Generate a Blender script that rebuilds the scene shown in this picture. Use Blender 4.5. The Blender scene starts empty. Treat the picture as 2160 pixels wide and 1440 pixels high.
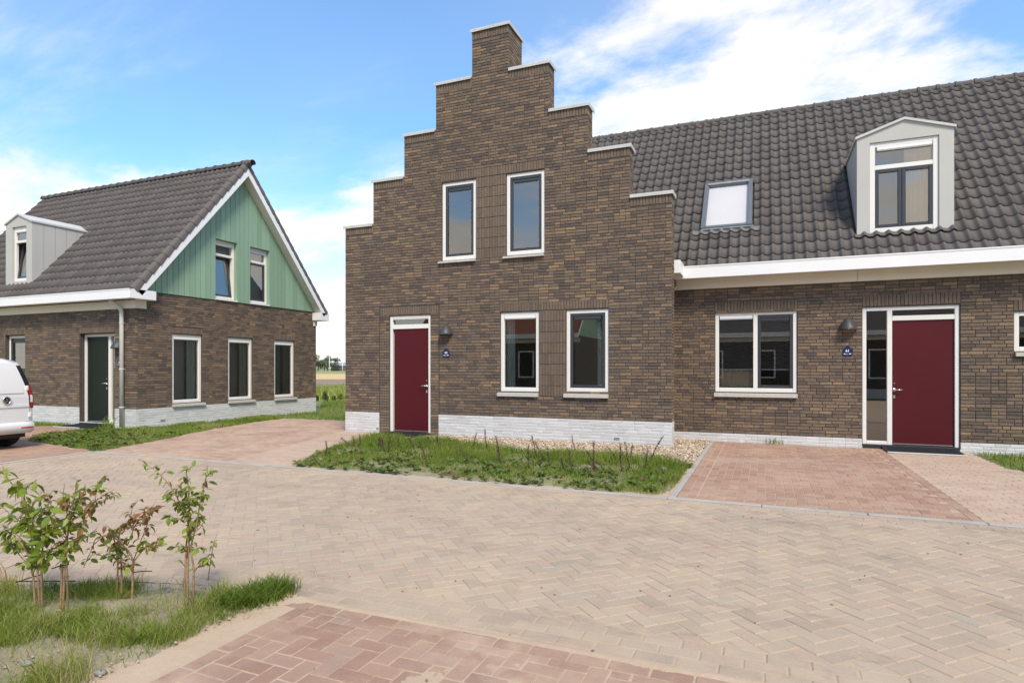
import bpy, math, random, zlib
import numpy as np
from mathutils import Matrix, Vector, noise as mnoise

random.seed(7); rng = np.random.default_rng(7)
SC = bpy.context.scene
COL = SC.collection
R = math.radians

# ------------------------------------------------------------------ camera
YAW = R(22.65); CAMZ = 1.5
cam_d = bpy.data.cameras.new('camera'); cam = bpy.data.objects.new('camera', cam_d); COL.objects.link(cam)
cam.location = (0, 0, CAMZ); cam.rotation_euler = (R(90), 0, YAW)
cam_d.sensor_width = 36; cam_d.lens = 1274.75 / 2160 * 36; cam_d.shift_y = (775.7 - 720) / 2160
cam_d.clip_start = 0.05; cam_d.clip_end = 6000
SC.camera = cam

# ------------------------------------------------------------------ world, sun, exposure
SUN_DIR = Vector((0.50, -0.62, 0.95)).normalized()      # towards the sun
world = bpy.data.worlds.new('World'); SC.world = world; world.use_nodes = True
def build_world():
    nt = world.node_tree; nt.nodes.clear(); N = nt.nodes.new; L = nt.links.new
    out = N('ShaderNodeOutputWorld'); bg = N('ShaderNodeBackground'); bg.inputs['Strength'].default_value = 0.15
    sky = N('ShaderNodeTexSky'); sky.sky_type = 'NISHITA'; sky.sun_disc = False
    sky.sun_elevation = math.asin(SUN_DIR.z); sky.sun_rotation = math.atan2(SUN_DIR.x, SUN_DIR.y)
    sky.air_density = 1.0; sky.dust_density = 0.2; sky.ozone_density = 2.0
    tc = N('ShaderNodeTexCoord'); sep = N('ShaderNodeSeparateXYZ'); L(tc.outputs['Generated'], sep.inputs[0])
    def m(op, a, b=None):
        n = N('ShaderNodeMath'); n.operation = op
        for i, x in enumerate((a, b)):
            if x is None: continue
            if isinstance(x, (int, float)): n.inputs[i].default_value = x
            else: L(x, n.inputs[i])
        return n.outputs[0]
    def mr(x, a, b, c=0.0, d=1.0):
        n = N('ShaderNodeMapRange'); n.interpolation_type = 'SMOOTHSTEP'; L(x, n.inputs[0])
        for k, v in zip((1, 2, 3, 4), (a, b, c, d)): n.inputs[k].default_value = v
        return n.outputs[0]
    den = m('MAXIMUM', m('ADD', sep.outputs['Z'], 0.22), 0.05)          # flattened cloud deck seen in perspective
    comb = N('ShaderNodeCombineXYZ'); L(m('DIVIDE', sep.outputs['X'], den), comb.inputs[0]); L(m('DIVIDE', sep.outputs['Y'], den), comb.inputs[1])
    def layer(rot, sc, loc, scale, detail, rough, dist):
        mp = N('ShaderNodeMapping'); L(comb.outputs[0], mp.inputs[0]); mp.inputs['Rotation'].default_value = (0, 0, R(rot)); mp.inputs['Scale'].default_value = (*sc, 1); mp.inputs['Location'].default_value = loc
        n = N('ShaderNodeTexNoise'); n.inputs['Scale'].default_value = scale; n.inputs['Detail'].default_value = detail; n.inputs['Roughness'].default_value = rough; n.inputs['Distortion'].default_value = dist; L(mp.outputs[0], n.inputs['Vector']); return n.outputs['Fac']
    cum = layer(CL_ROT, (0.8, 1.0), CLOUD_LOC, 1.25, 11, 0.60, 0.25); wisp = layer(-40, (0.45, 1.7), (1, 2, 0), 1.1, 7, 0.62, 0.5); veil = layer(20, (0.5, 0.6), (5, 1, 0), 0.7, 3, 0.5, 0.2)
    low = mr(sep.outputs['Z'], 0.05, 0.50, 0.085, -0.045)                 # more cloud towards the horizon
    f1 = mr(m('ADD', cum, low), 0.48, 0.605); f2 = mr(wisp, 0.48, 0.78, 0, 0.60); f3 = mr(veil, 0.38, 0.70, 0.0, 0.22)
    hz = mr(sep.outputs['Z'], 0.0, 0.34, 0.85, 0.0)
    inv = m('MULTIPLY', m('MULTIPLY', m('SUBTRACT', 1, f1), m('SUBTRACT', 1, f2)), m('MULTIPLY', m('SUBTRACT', 1, f3), m('SUBTRACT', 1, hz)))
    fac = m('SUBTRACT', 1, inv)
    gain = N('ShaderNodeMix'); gain.data_type = 'RGBA'; gain.blend_type = 'MULTIPLY'; gain.inputs['Factor'].default_value = 1
    L(sky.outputs[0], gain.inputs['A']); gain.inputs['B'].default_value = SKY_GAIN
    shade = mr(layer(50, (1, 1), (2, 4, 0), 2.4, 6, 0.6, 0.3), 0.40, 0.70, 1.0, 0.94); cc = N('ShaderNodeMix'); cc.data_type = 'RGBA'; cc.blend_type = 'MULTIPLY'; cc.inputs['Factor'].default_value = 1; cc.inputs['A'].default_value = CLOUD_COL; L(shade, cc.inputs['B'])
    mix = N('ShaderNodeMix'); mix.data_type = 'RGBA'; L(fac, mix.inputs['Factor']); L(gain.outputs['Result'], mix.inputs['A']); L(cc.outputs['Result'], mix.inputs['B'])
    L(mix.outputs['Result'], bg.inputs['Color']); L(bg.outputs[0], out.inputs['Surface'])
CL_ROT = 18
CLOUD_LOC = (3.1, 2.3, 0.0); SKY_GAIN = (0.72, 1.11, 1.32, 1); CLOUD_COL = (5.2, 5.1, 4.9, 1)
build_world()
sun_d = bpy.data.lights.new('sun', 'SUN'); sun = bpy.data.objects.new('sun', sun_d); COL.objects.link(sun)
sun_d.energy = 3.0; sun_d.angle = R(16); sun_d.color = (1.0, 0.88, 0.71)
sun.rotation_euler = SUN_DIR.to_track_quat('Z', 'Y').to_euler(); sun.location = (10, -12, 20)
SC.view_settings.view_transform = 'Standard'; SC.view_settings.look = 'None'; SC.view_settings.exposure = 0.56; SC.view_settings.gamma = 1.0
try: SC.view_settings.use_curve_mapping = False
except Exception: pass
SC.render.engine = 'CYCLES'; SC.cycles.use_denoising = True
SC.cycles.max_bounces = 6; SC.cycles.transparent_max_bounces = 12; SC.cycles.sample_clamp_indirect = 8

# ------------------------------------------------------------------ projection helpers (real positions from measured lines)
FX, VH = 1274.75, 775.7; CY, SY = math.cos(YAW), math.sin(YAW)
def ray(u, v):
    a = (u - 1080) / FX
    return (CY * a - SY, SY * a + CY, -(v - VH) / FX)
def on_ground(u, v, z=0.0):
    d = ray(u, v); t = (z - CAMZ) / d[2]; return (d[0] * t, d[1] * t)
def on_y(u, v, Y):
    d = ray(u, v); t = Y / d[1]; return (d[0] * t, CAMZ + d[2] * t)
def depth(x, y): return -x * SY + y * CY
def screen(x, y, z):
    d = max(depth(x, y), 0.05)
    return 1080 + FX * (x * CY + y * SY) / d, VH - FX * (z - CAMZ) / d, d
def in_view(x, y, z, pad=120):
    u, v, d = screen(x, y, z); return d > 0.5 and -pad < u < 2160 + pad and -pad < v < 1440 + pad

# ------------------------------------------------------------------ materials
MAT = {}
class NB:
    def __init__(s, name):
        s.mat = bpy.data.materials.new(name); s.mat.use_nodes = True; s.nt = s.mat.node_tree; s.nt.nodes.clear()
        s.out = s.nt.nodes.new('ShaderNodeOutputMaterial'); MAT[name] = s.mat
    def n(s, t, **kw):
        nd = s.nt.nodes.new(t)
        for k, v in kw.items():
            if k in nd.inputs: s.put(nd, k, v)
            else: setattr(nd, k, v)
        return nd
    def put(s, nd, k, v):
        if hasattr(v, 'node'): s.nt.links.new(v, nd.inputs[k])
        elif isinstance(v, tuple) and len(v) == 3 and len(nd.inputs[k].default_value) == 4: nd.inputs[k].default_value = (*v, 1)
        else: nd.inputs[k].default_value = v
    def pos(s, scale=(1, 1, 1)):
        g = s.n('ShaderNodeNewGeometry'); mp = s.n('ShaderNodeMapping', Scale=scale); s.nt.links.new(g.outputs['Position'], mp.inputs['Vector']); return mp.outputs[0]
    def noise(s, scale, detail=4, rough=0.55, vec=None, dist=0.0):
        nd = s.n('ShaderNodeTexNoise', Scale=scale, Detail=detail, Roughness=rough, Distortion=dist)
        s.nt.links.new(vec if vec is not None else s.pos(), nd.inputs['Vector']); return nd.outputs['Fac']
    def rnd(s):
        a = s.n('ShaderNodeAttribute', attribute_name='rnd'); return a.outputs['Fac']
    def ramp(s, fac, stops, interp='LINEAR'):
        r = s.n('ShaderNodeValToRGB'); r.color_ramp.interpolation = interp; e = r.color_ramp.elements
        while len(e) < len(stops): e.new(0.5)
        for el, (p, c) in zip(e, stops):
            el.position = p; el.color = (*c, 1) if len(c) == 3 else c
        s.nt.links.new(fac, r.inputs[0]); return r.outputs[0]
    def rng(s, fac, a, b, c, d):
        m = s.n('ShaderNodeMapRange', **{'From Min': a, 'From Max': b, 'To Min': c, 'To Max': d}); s.nt.links.new(fac, m.inputs[0]); return m.outputs[0]
    def math(s, op, a, b):
        m = s.n('ShaderNodeMath', operation=op)
        for i, x in enumerate((a, b)):
            if hasattr(x, 'node'): s.nt.links.new(x, m.inputs[i])
            else: m.inputs[i].default_value = x
        return m.outputs[0]
    def mix(s, fac, a, b, blend='MIX'):
        m = s.n('ShaderNodeMix', data_type='RGBA', blend_type=blend)
        for k, x in (('Factor', fac), ('A', a), ('B', b)): 
            if k == 'Factor':
                if hasattr(x, 'node'): s.nt.links.new(x, m.inputs['Factor'])
                else: m.inputs['Factor'].default_value = x
            else:
                sock = [i for i in m.inputs if i.name == k and i.type == 'RGBA'][0]
                if hasattr(x, 'node'): s.nt.links.new(x, sock)
                else: sock.default_value = (*x, 1)
        return [o for o in m.outputs if o.type == 'RGBA'][0]
    def bump(s, h, strength=0.3, dist=0.01):
        b = s.n('ShaderNodeBump', Strength=strength, Distance=dist); s.nt.links.new(h, b.inputs['Height']); return b.outputs[0]
    def principled(s, color, rough=0.7, normal=None, **kw):
        p = s.n('ShaderNodeBsdfPrincipled'); s.put(p, 'Base Color', color); s.put(p, 'Roughness', rough)
        if normal is not None: s.nt.links.new(normal, p.inputs['Normal'])
        for k, v in kw.items(): s.put(p, k, v)
        s.nt.links.new(p.outputs[0], s.out.inputs[0]); return p

def plain(name, color, rough=0.6, var=0.06, scale=6, bump=0.0, bscale=60, **kw):
    b = NB(name); nz = b.noise(scale, 5)
    lo = tuple(max(0, c * (1 - var)) for c in color); hi = tuple(min(1, c * (1 + var)) for c in color)
    col = b.mix(b.rng(nz, 0.3, 0.7, 0, 1), lo, hi)
    nrm = b.bump(b.noise(bscale, 3), bump, 0.01) if bump else None
    b.principled(col, rough, nrm, **kw)

def brick_mat(name, stops, mott=0.55):
    b = NB(name); r = b.rnd(); base = b.ramp(r, stops)
    v = b.pos((1, 1, 2.4)); n1 = b.noise(26, 5, 0.7, v); n2 = b.noise(110, 3, 0.6, v); n3 = b.noise(11, 4, 0.6, v); n4 = b.noise(0.7, 5, 0.6); n5 = b.noise(2.6, 5, 0.65)
    col = b.mix(b.rng(n1, 0.40, 0.68, 0, mott), base, (0.060, 0.047, 0.041))
    col = b.mix(b.rng(n3, 0.52, 0.74, 0, 0.55), col, (0.245, 0.165, 0.098))
    col = b.mix(b.rng(n2, 0.52, 0.75, 0, 0.45), col, (0.30, 0.225, 0.165))
    col = b.mix(b.rng(n4, 0.30, 0.70, 0.0, 0.34), col, (0.092, 0.070, 0.054))          # uneven firing across the wall
    col = b.mix(b.rng(n5, 0.60, 0.80, 0, 0.22), col, (0.36, 0.31, 0.26))               # lime bloom
    h = b.math('ADD', b.math('MULTIPLY', n1, 0.8), b.math('MULTIPLY', n2, 0.6))
    b.principled(col, 0.88, b.bump(h, 0.8, 0.008))
BR = [(0.0, (0.072, 0.056, 0.048)), (0.10, (0.098, 0.074, 0.060)), (0.25, (0.142, 0.101, 0.072)), (0.50, (0.172, 0.121, 0.082)), (0.75, (0.202, 0.140, 0.090)), (0.90, (0.248, 0.166, 0.098)), (1.0, (0.325, 0.208, 0.112))]
brick_mat('brick', [(p, tuple(c * 1.12 for c in q)) for p, q in BR])
plain('mortar', (0.075, 0.062, 0.052), 0.95, 0.25, 14, 0.5, 140)
def paint_brick():
    b = NB('white_painted_brick'); r = b.rnd(); v = b.pos((1, 1, 2)); n1 = b.noise(20, 5, 0.6, v); n2 = b.noise(2.2, 5, 0.6)
    col = b.ramp(r, [(0, (0.53, 0.525, 0.51)), (0.5, (0.60, 0.595, 0.58)), (1, (0.65, 0.64, 0.63))])
    col = b.mix(b.rng(n2, 0.52, 0.75, 0, 0.35), col, (0.46, 0.45, 0.43)); col = b.mix(b.rng(n1, 0.62, 0.72, 0, 0.4), col, (0.36, 0.34, 0.31))
    b.principled(col, 0.62, b.bump(n1, 0.3, 0.004))
paint_brick()
plain('painted_mortar', (0.55, 0.545, 0.53), 0.8, 0.1, 12, 0.3, 120)

def paver_mat(name, stops, sand=(0.56, 0.42, 0.31), sandamt=0.55, lo=0.46):
    b = NB(name); r = b.rnd(); base = b.ramp(r, stops)
    n1 = b.noise(55, 4, 0.65); n2 = b.noise(0.9, 5, 0.6, None, 0.4); n3 = b.noise(7, 5, 0.6); n4 = b.noise(260, 2, 0.6)
    col = b.mix(b.rng(n1, 0.35, 0.7, 0, 0.30), base, tuple(min(1, c * 1.35 + 0.03) for c in stops[-1][1]))
    col = b.mix(b.rng(n4, 0.55, 0.8, 0, 0.45), col, (0.17, 0.125, 0.11))
    s = b.math('MULTIPLY', b.rng(n2, lo, lo + 0.24, 0, 1), b.rng(n3, 0.30, 0.62, 0.15, 1))
    col = b.mix(b.math('MULTIPLY', s, sandamt), col, sand)
    dk = b.noise(0.55, 4, 0.6, b.pos((1, 2.2, 1)))
    col = b.mix(b.rng(dk, 0.54, 0.74, 0, 0.42), col, (0.215, 0.160, 0.120)); st = b.noise(2.4, 6, 0.7, b.pos((0.5, 1.6, 1)), 0.6); col = b.mix(b.rng(st, 0.57, 0.75, 0, 0.62), col, (0.19, 0.135, 0.10))
    b.principled(col, 0.9, b.bump(b.math('ADD', n1, n4), 0.35, 0.004))
paver_mat('road_paver', [(0, (0.318, 0.245, 0.180)), (0.25, (0.352, 0.270, 0.198)), (0.5, (0.377, 0.290, 0.211)), (0.75, (0.402, 0.312, 0.225)), (0.94, (0.382, 0.268, 0.192)), (1, (0.338, 0.288, 0.216))], (0.50, 0.378, 0.250), 0.68, .42)
RP = [(0, (0.272, 0.146, 0.097)), (0.3, (0.308, 0.171, 0.115)), (0.6, (0.340, 0.197, 0.133)), (0.85, (0.370, 0.223, 0.153)), (1, (0.330, 0.230, 0.168))]
paver_mat('red_paver', RP, (0.49, 0.355, 0.245), 0.58, 0.44)
paver_mat('worn_red_paver', RP, (0.50, 0.375, 0.27), 0.80, 0.33)
paver_mat('dusty_red_paver', [(p, tuple(c * .9 for c in q)) for p, q in RP], (0.49, 0.365, 0.26), 0.78, 0.41)
paver_mat('pink_paver', [(0, (0.370, 0.255, 0.190)), (0.5, (0.405, 0.290, 0.215)), (1, (0.435, 0.325, 0.240))], (0.51, 0.385, 0.27), 0.6, 0.42)
def sand_mat(name, a, b_, c):
    b = NB(name); n1 = b.noise(3.0, 6, 0.65); n2 = b.noise(130, 3, 0.7); n3 = b.noise(30, 4, 0.6)
    col = b.mix(b.rng(n1, 0.35, 0.65, 0, 1), a, b_); col = b.mix(b.rng(n2, 0.52, 0.75, 0, 0.6), col, c)
    b.principled(col, 0.97, b.bump(b.math('ADD', n2, n3), 0.7, 0.006))
sand_mat('sand', (0.44, 0.325, 0.222), (0.49, 0.372, 0.262), (0.31, 0.222, 0.155))
sand_mat('soil', (0.20, 0.185, 0.105), (0.33, 0.275, 0.19), (0.12, 0.10, 0.06))
sand_mat('bed_soil', (0.19, 0.185, 0.085), (0.30, 0.26, 0.16), (0.12, 0.10, 0.06))
sand_mat('lawn_soil', (0.115, 0.150, 0.045), (0.165, 0.185, 0.065), (0.075, 0.085, 0.03))
sand_mat('kerb_concrete', (0.335, 0.31, 0.27), (0.42, 0.385, 0.335), (0.30, 0.25, 0.20))
sand_mat('ploughed', (0.20, 0.145, 0.10), (0.27, 0.20, 0.14), (0.11, 0.08, 0.055))
sand_mat('stubble', (0.50, 0.36, 0.15), (0.58, 0.42, 0.19), (0.40, 0.30, 0.12))
sand_mat('meadow', (0.24, 0.27, 0.075), (0.33, 0.32, 0.11), (0.15, 0.19, 0.05))
sand_mat('far_green', (0.20, 0.235, 0.085), (0.28, 0.29, 0.13), (0.15, 0.19, 0.07))
def tile_mat():
    b = NB('roof_tile'); r = b.rnd(); n1 = b.noise(40, 4, 0.6); n2 = b.noise(1.5, 4, 0.6); n3 = b.noise(200, 2, 0.6)
    col = b.ramp(r, [(0, (0.094, 0.082, 0.075)), (0.5, (0.110, 0.096, 0.088)), (1, (0.128, 0.112, 0.102))])
    col = b.mix(b.rng(n1, 0.4, 0.7, 0, 0.35), col, (0.065, 0.056, 0.051)); col = b.mix(b.rng(n2, 0.6, 0.8, 0, 0.25), col, (0.105, 0.100, 0.078))
    b.principled(col, 0.72, b.bump(b.math('ADD', n1, n3), 0.2, 0.004), **{'Specular IOR Level': 0.25})
tile_mat()
plain('red_roof', (0.30, 0.105, 0.055), 0.8, 0.2, 3)
def board_mat():
    b = NB('green_board'); r = b.rnd(); g = b.noise(14, 5, 0.6, b.pos((6, 6, 0.35)), 0.8); n2 = b.noise(1.1, 4)
    col = b.ramp(r, [(0, (0.215, 0.330, 0.225)), (0.5, (0.245, 0.370, 0.255)), (1, (0.275, 0.405, 0.285))])
    col = b.mix(b.rng(g, 0.45, 0.75, 0, 0.45), col, (0.165, 0.275, 0.180)); col = b.mix(b.rng(n2, 0.55, 0.75, 0, 0.2), col, (0.28, 0.38, 0.28))
    b.principled(col, 0.6, b.bump(g, 0.25, 0.004))
board_mat()
plain('white_trim', (0.80, 0.79, 0.775), 0.45, 0.02, 2)
plain('cream_frame', (0.76, 0.735, 0.68), 0.4, 0.02, 3)
plain('fascia', (0.70, 0.655, 0.57), 0.5, 0.03, 2)
plain('dormer_panel', (0.47, 0.455, 0.415), 0.5, 0.03, 1.5)
plain('cap_metal', (0.54, 0.53, 0.50), 0.45, 0.06, 3)
plain('zinc', (0.32, 0.325, 0.33), 0.4, 0.15, 5, Metallic=0.3)
plain('lead', (0.14, 0.135, 0.13), 0.55, 0.2, 8, 0.3, 40)
plain('sash_grey', (0.040, 0.042, 0.048), 0.38, 0.08, 4)
plain('skylight_frame', (0.155, 0.165, 0.175), 0.38, 0.1, 6, Metallic=0.4)
plain('concrete_sill', (0.50, 0.475, 0.43), 0.8, 0.08, 12, 0.2, 120)
plain('red_door', (0.076, 0.0050, 0.0085), 0.5, 0.08, 1.2, **{'Specular IOR Level': 0.28})
plain('green_door', (0.008, 0.015, 0.010), 0.5, 0.06, 2, **{'Specular IOR Level': 0.25})
plain('black_rubber', (0.018, 0.018, 0.020), 0.6, 0.2, 30, 0.3, 200)
plain('steel', (0.62, 0.62, 0.61), 0.28, 0.03, 4, Metallic=0.9)
plain('lamp_grey', (0.045, 0.048, 0.053), 0.5, 0.06, 5)
plain('navy_plate', (0.010, 0.022, 0.075), 0.3, 0.05, 4)
plain('white_ink', (0.85, 0.85, 0.85), 0.5, 0.01, 4)
plain('downpipe', (0.56, 0.54, 0.49), 0.45, 0.03, 3)
plain('vent_grey', (0.24, 0.235, 0.23), 0.6, 0.1, 20)
plain('room_wall', (0.42, 0.42, 0.39), 0.8, 0.05, 2)
plain('partition_wall', (0.60, 0.62, 0.56), 0.8, 0.04, 2)
plain('room_floor', (0.16, 0.12, 0.09), 0.6, 0.1, 5)
plain('curtain', (0.80, 0.62, 0.42), 0.85, 0.06, 3)
plain('pale_curtain', (0.50, 0.56, 0.49), 0.85, 0.06, 3)
plain('white_blind', (0.74, 0.735, 0.735), 0.8, 0.02, 2)
plain('pleated_blind', (0.105, 0.092, 0.086), 0.8, 0.06, 3)
plain('furniture', (0.20, 0.13, 0.075), 0.5, 0.2, 8)
plain('appliance', (0.05, 0.05, 0.055), 0.3, 0.1, 8)
plain('van_paint', (0.70, 0.69, 0.67), 0.22, 0.01, 2, **{'Coat Weight': 0.6, 'Coat Roughness': 0.08})
plain('van_black', (0.014, 0.014, 0.016), 0.25, 0.05, 2)
plain('tyre', (0.022, 0.021, 0.021), 0.8, 0.15, 15, 0.3, 80)
plain('rim_metal', (0.42, 0.42, 0.43), 0.35, 0.05, 5, Metallic=0.7)
plain('tail_red', (0.42, 0.010, 0.014), 0.15, 0.1, 12, **{'Coat Weight': 0.5})
plain('tail_clear', (0.66, 0.60, 0.55), 0.2, 0.06, 12, **{'Coat Weight': 0.5})
plain('chrome', (0.75, 0.75, 0.75), 0.12, 0.01, 4, Metallic=1.0)
plain('bark', (0.30, 0.19, 0.10), 0.85, 0.3, 30, 0.5, 90)
plain('stalk', (0.150, 0.085, 0.080), 0.9, 0.3, 25)
plain('straw', (0.48, 0.34, 0.17), 0.85, 0.25, 30)
plain('tie_black', (0.012, 0.012, 0.013), 0.5, 0.1, 5)
plain('petal_white', (0.86, 0.85, 0.80), 0.6, 0.02, 20)
plain('petal_yellow', (0.78, 0.55, 0.03), 0.6, 0.05, 20)
plain('trunk_grey', (0.13, 0.105, 0.08), 0.9, 0.2, 10)
plain('pole_white', (0.72, 0.72, 0.71), 0.5, 0.03, 2)
plain('barn_roof', (0.27, 0.30, 0.34), 0.7, 0.05, 0.5)
plain('dark_soffit', (0.10, 0.085, 0.07), 0.8, 0.1, 4)
def leaf_mat(name, stops, trans=0.35, rough=0.5, mott=0.25):
    b = NB(name); r = b.rnd(); col = b.ramp(r, stops); nz = b.noise(45, 3)
    col = b.mix(b.rng(nz, 0.45, 0.75, 0, mott), col, tuple(c * 0.55 for c in stops[0][1]))
    p = b.principled(col, rough, **{'Specular IOR Level': 0.35}); t = b.n('ShaderNodeBsdfTranslucent'); 
    tc = b.mix(1.0, col, (1.35, 1.3, 0.7), 'MULTIPLY'); b.nt.links.new(tc, t.inputs['Color'])
    mx = b.n('ShaderNodeMixShader'); mx.inputs[0].default_value = trans; b.nt.links.new(p.outputs[0], mx.inputs[1]); b.nt.links.new(t.outputs[0], mx.inputs[2]); b.nt.links.new(mx.outputs[0], b.out.inputs[0])
leaf_mat('grass', [(0, (0.085, 0.135, 0.018)), (0.35, (0.155, 0.225, 0.028)), (0.65, (0.240, 0.295, 0.045)), (0.85, (0.285, 0.300, 0.085)), (1.0, (0.46, 0.38, 0.20))])
leaf_mat('shrub_leaf', [(0, (0.095, 0.150, 0.020)), (0.35, (0.175, 0.250, 0.030)), (0.62, (0.290, 0.370, 0.045)), (0.80, (0.180, 0.165, 0.050)), (0.90, (0.21, 0.095, 0.038)), (1.0, (0.33, 0.15, 0.06))], 0.35, 0.42)
leaf_mat('weed', [(0, (0.070, 0.115, 0.024)), (0.5, (0.120, 0.180, 0.040)), (0.8, (0.17, 0.20, 0.07)), (1.0, (0.15, 0.085, 0.055))], 0.3)
leaf_mat('far_leaf', [(0, (0.050, 0.085, 0.030)), (0.5, (0.085, 0.125, 0.050)), (1.0, (0.150, 0.175, 0.085))], 0.2, 0.7)
def pebble_mat():
    b = NB('pebble'); r = b.rnd()
    col = b.ramp(r, [(0, (0.11, 0.075, 0.05)), (0.25, (0.30, 0.20, 0.12)), (0.5, (0.44, 0.33, 0.22)), (0.75, (0.55, 0.45, 0.34)), (1, (0.68, 0.61, 0.52))])
    b.principled(col, 0.7, b.bump(b.noise(120, 3), 0.3, 0.004))
pebble_mat()
def glass_mat(name, tint, boost):
    b = NB(name); fr = b.n('ShaderNodeFresnel', IOR=1.55); f = b.math('MINIMUM', b.math('ADD', b.math('MULTIPLY', fr.outputs[0], 1.5), boost), 1.0)
    tr = b.n('ShaderNodeBsdfTransparent', Color=tint); gl = b.n('ShaderNodeBsdfGlossy', Color=(0.96, 0.92, 0.86), Roughness=0.004)
    wv = b.bump(b.noise(0.5, 1), 0.02, 0.02); b.nt.links.new(wv, gl.inputs['Normal'])
    mx = b.n('ShaderNodeMixShader'); b.nt.links.new(f, mx.inputs[0]); b.nt.links.new(tr.outputs[0], mx.inputs[1]); b.nt.links.new(gl.outputs[0], mx.inputs[2]); b.nt.links.new(mx.outputs[0], b.out.inputs[0])
glass_mat('window_glass', (0.90, 0.93, 0.91), 0.17)
glass_mat('skylight_glass', (0.9, 0.9, 0.92), 0.12)

# ------------------------------------------------------------------ mesh building
def mesh_arrays(name, V, faces_idx, counts, rnd=None, mats=(), smooth=False, midx=None):
    me = bpy.data.meshes.new(name); V = np.asarray(V, dtype=np.float32)
    me.vertices.add(len(V)); me.vertices.foreach_set('co', V.ravel())
    fi = np.asarray(faces_idx, dtype=np.int32); ct = np.asarray(counts, dtype=np.int32)
    me.loops.add(len(fi)); me.loops.foreach_set('vertex_index', fi)
    me.polygons.add(len(ct)); st = np.zeros(len(ct), np.int32); st[1:] = np.cumsum(ct)[:-1]
    me.polygons.foreach_set('loop_start', st)
    if midx is not None: me.polygons.foreach_set('material_index', np.asarray(midx, dtype=np.int32))
    me.polygons.foreach_set('use_smooth', np.full(len(ct), bool(smooth)))
    if rnd is not None:
        at = me.attributes.new('rnd', 'FLOAT', 'POINT'); at.data.foreach_set('value', np.asarray(rnd, dtype=np.float32))
    for m in mats: me.materials.append(MAT[m])
    me.update(calc_edges=True); return me
def link(me, name, parent=None, loc=None, rot=None):
    o = bpy.data.objects.new(name, me); COL.objects.link(o)
    if parent is not None: o.parent = parent
    if loc is not None: o.location = loc
    if rot is not None: o.rotation_euler = rot
    return o
def tag(o, label=None, cat=None, group=None, kind=None):
    for k, v in (('label', label), ('category', cat), ('group', group), ('kind', kind)):
        if v: o[k] = v
    return o
def empty(name, loc=(0, 0, 0), rz=0):
    o = bpy.data.objects.new(name, None); COL.objects.link(o); o.location = loc; o.rotation_euler = (0, 0, rz); o.empty_display_size = 0.2; return o

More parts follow.
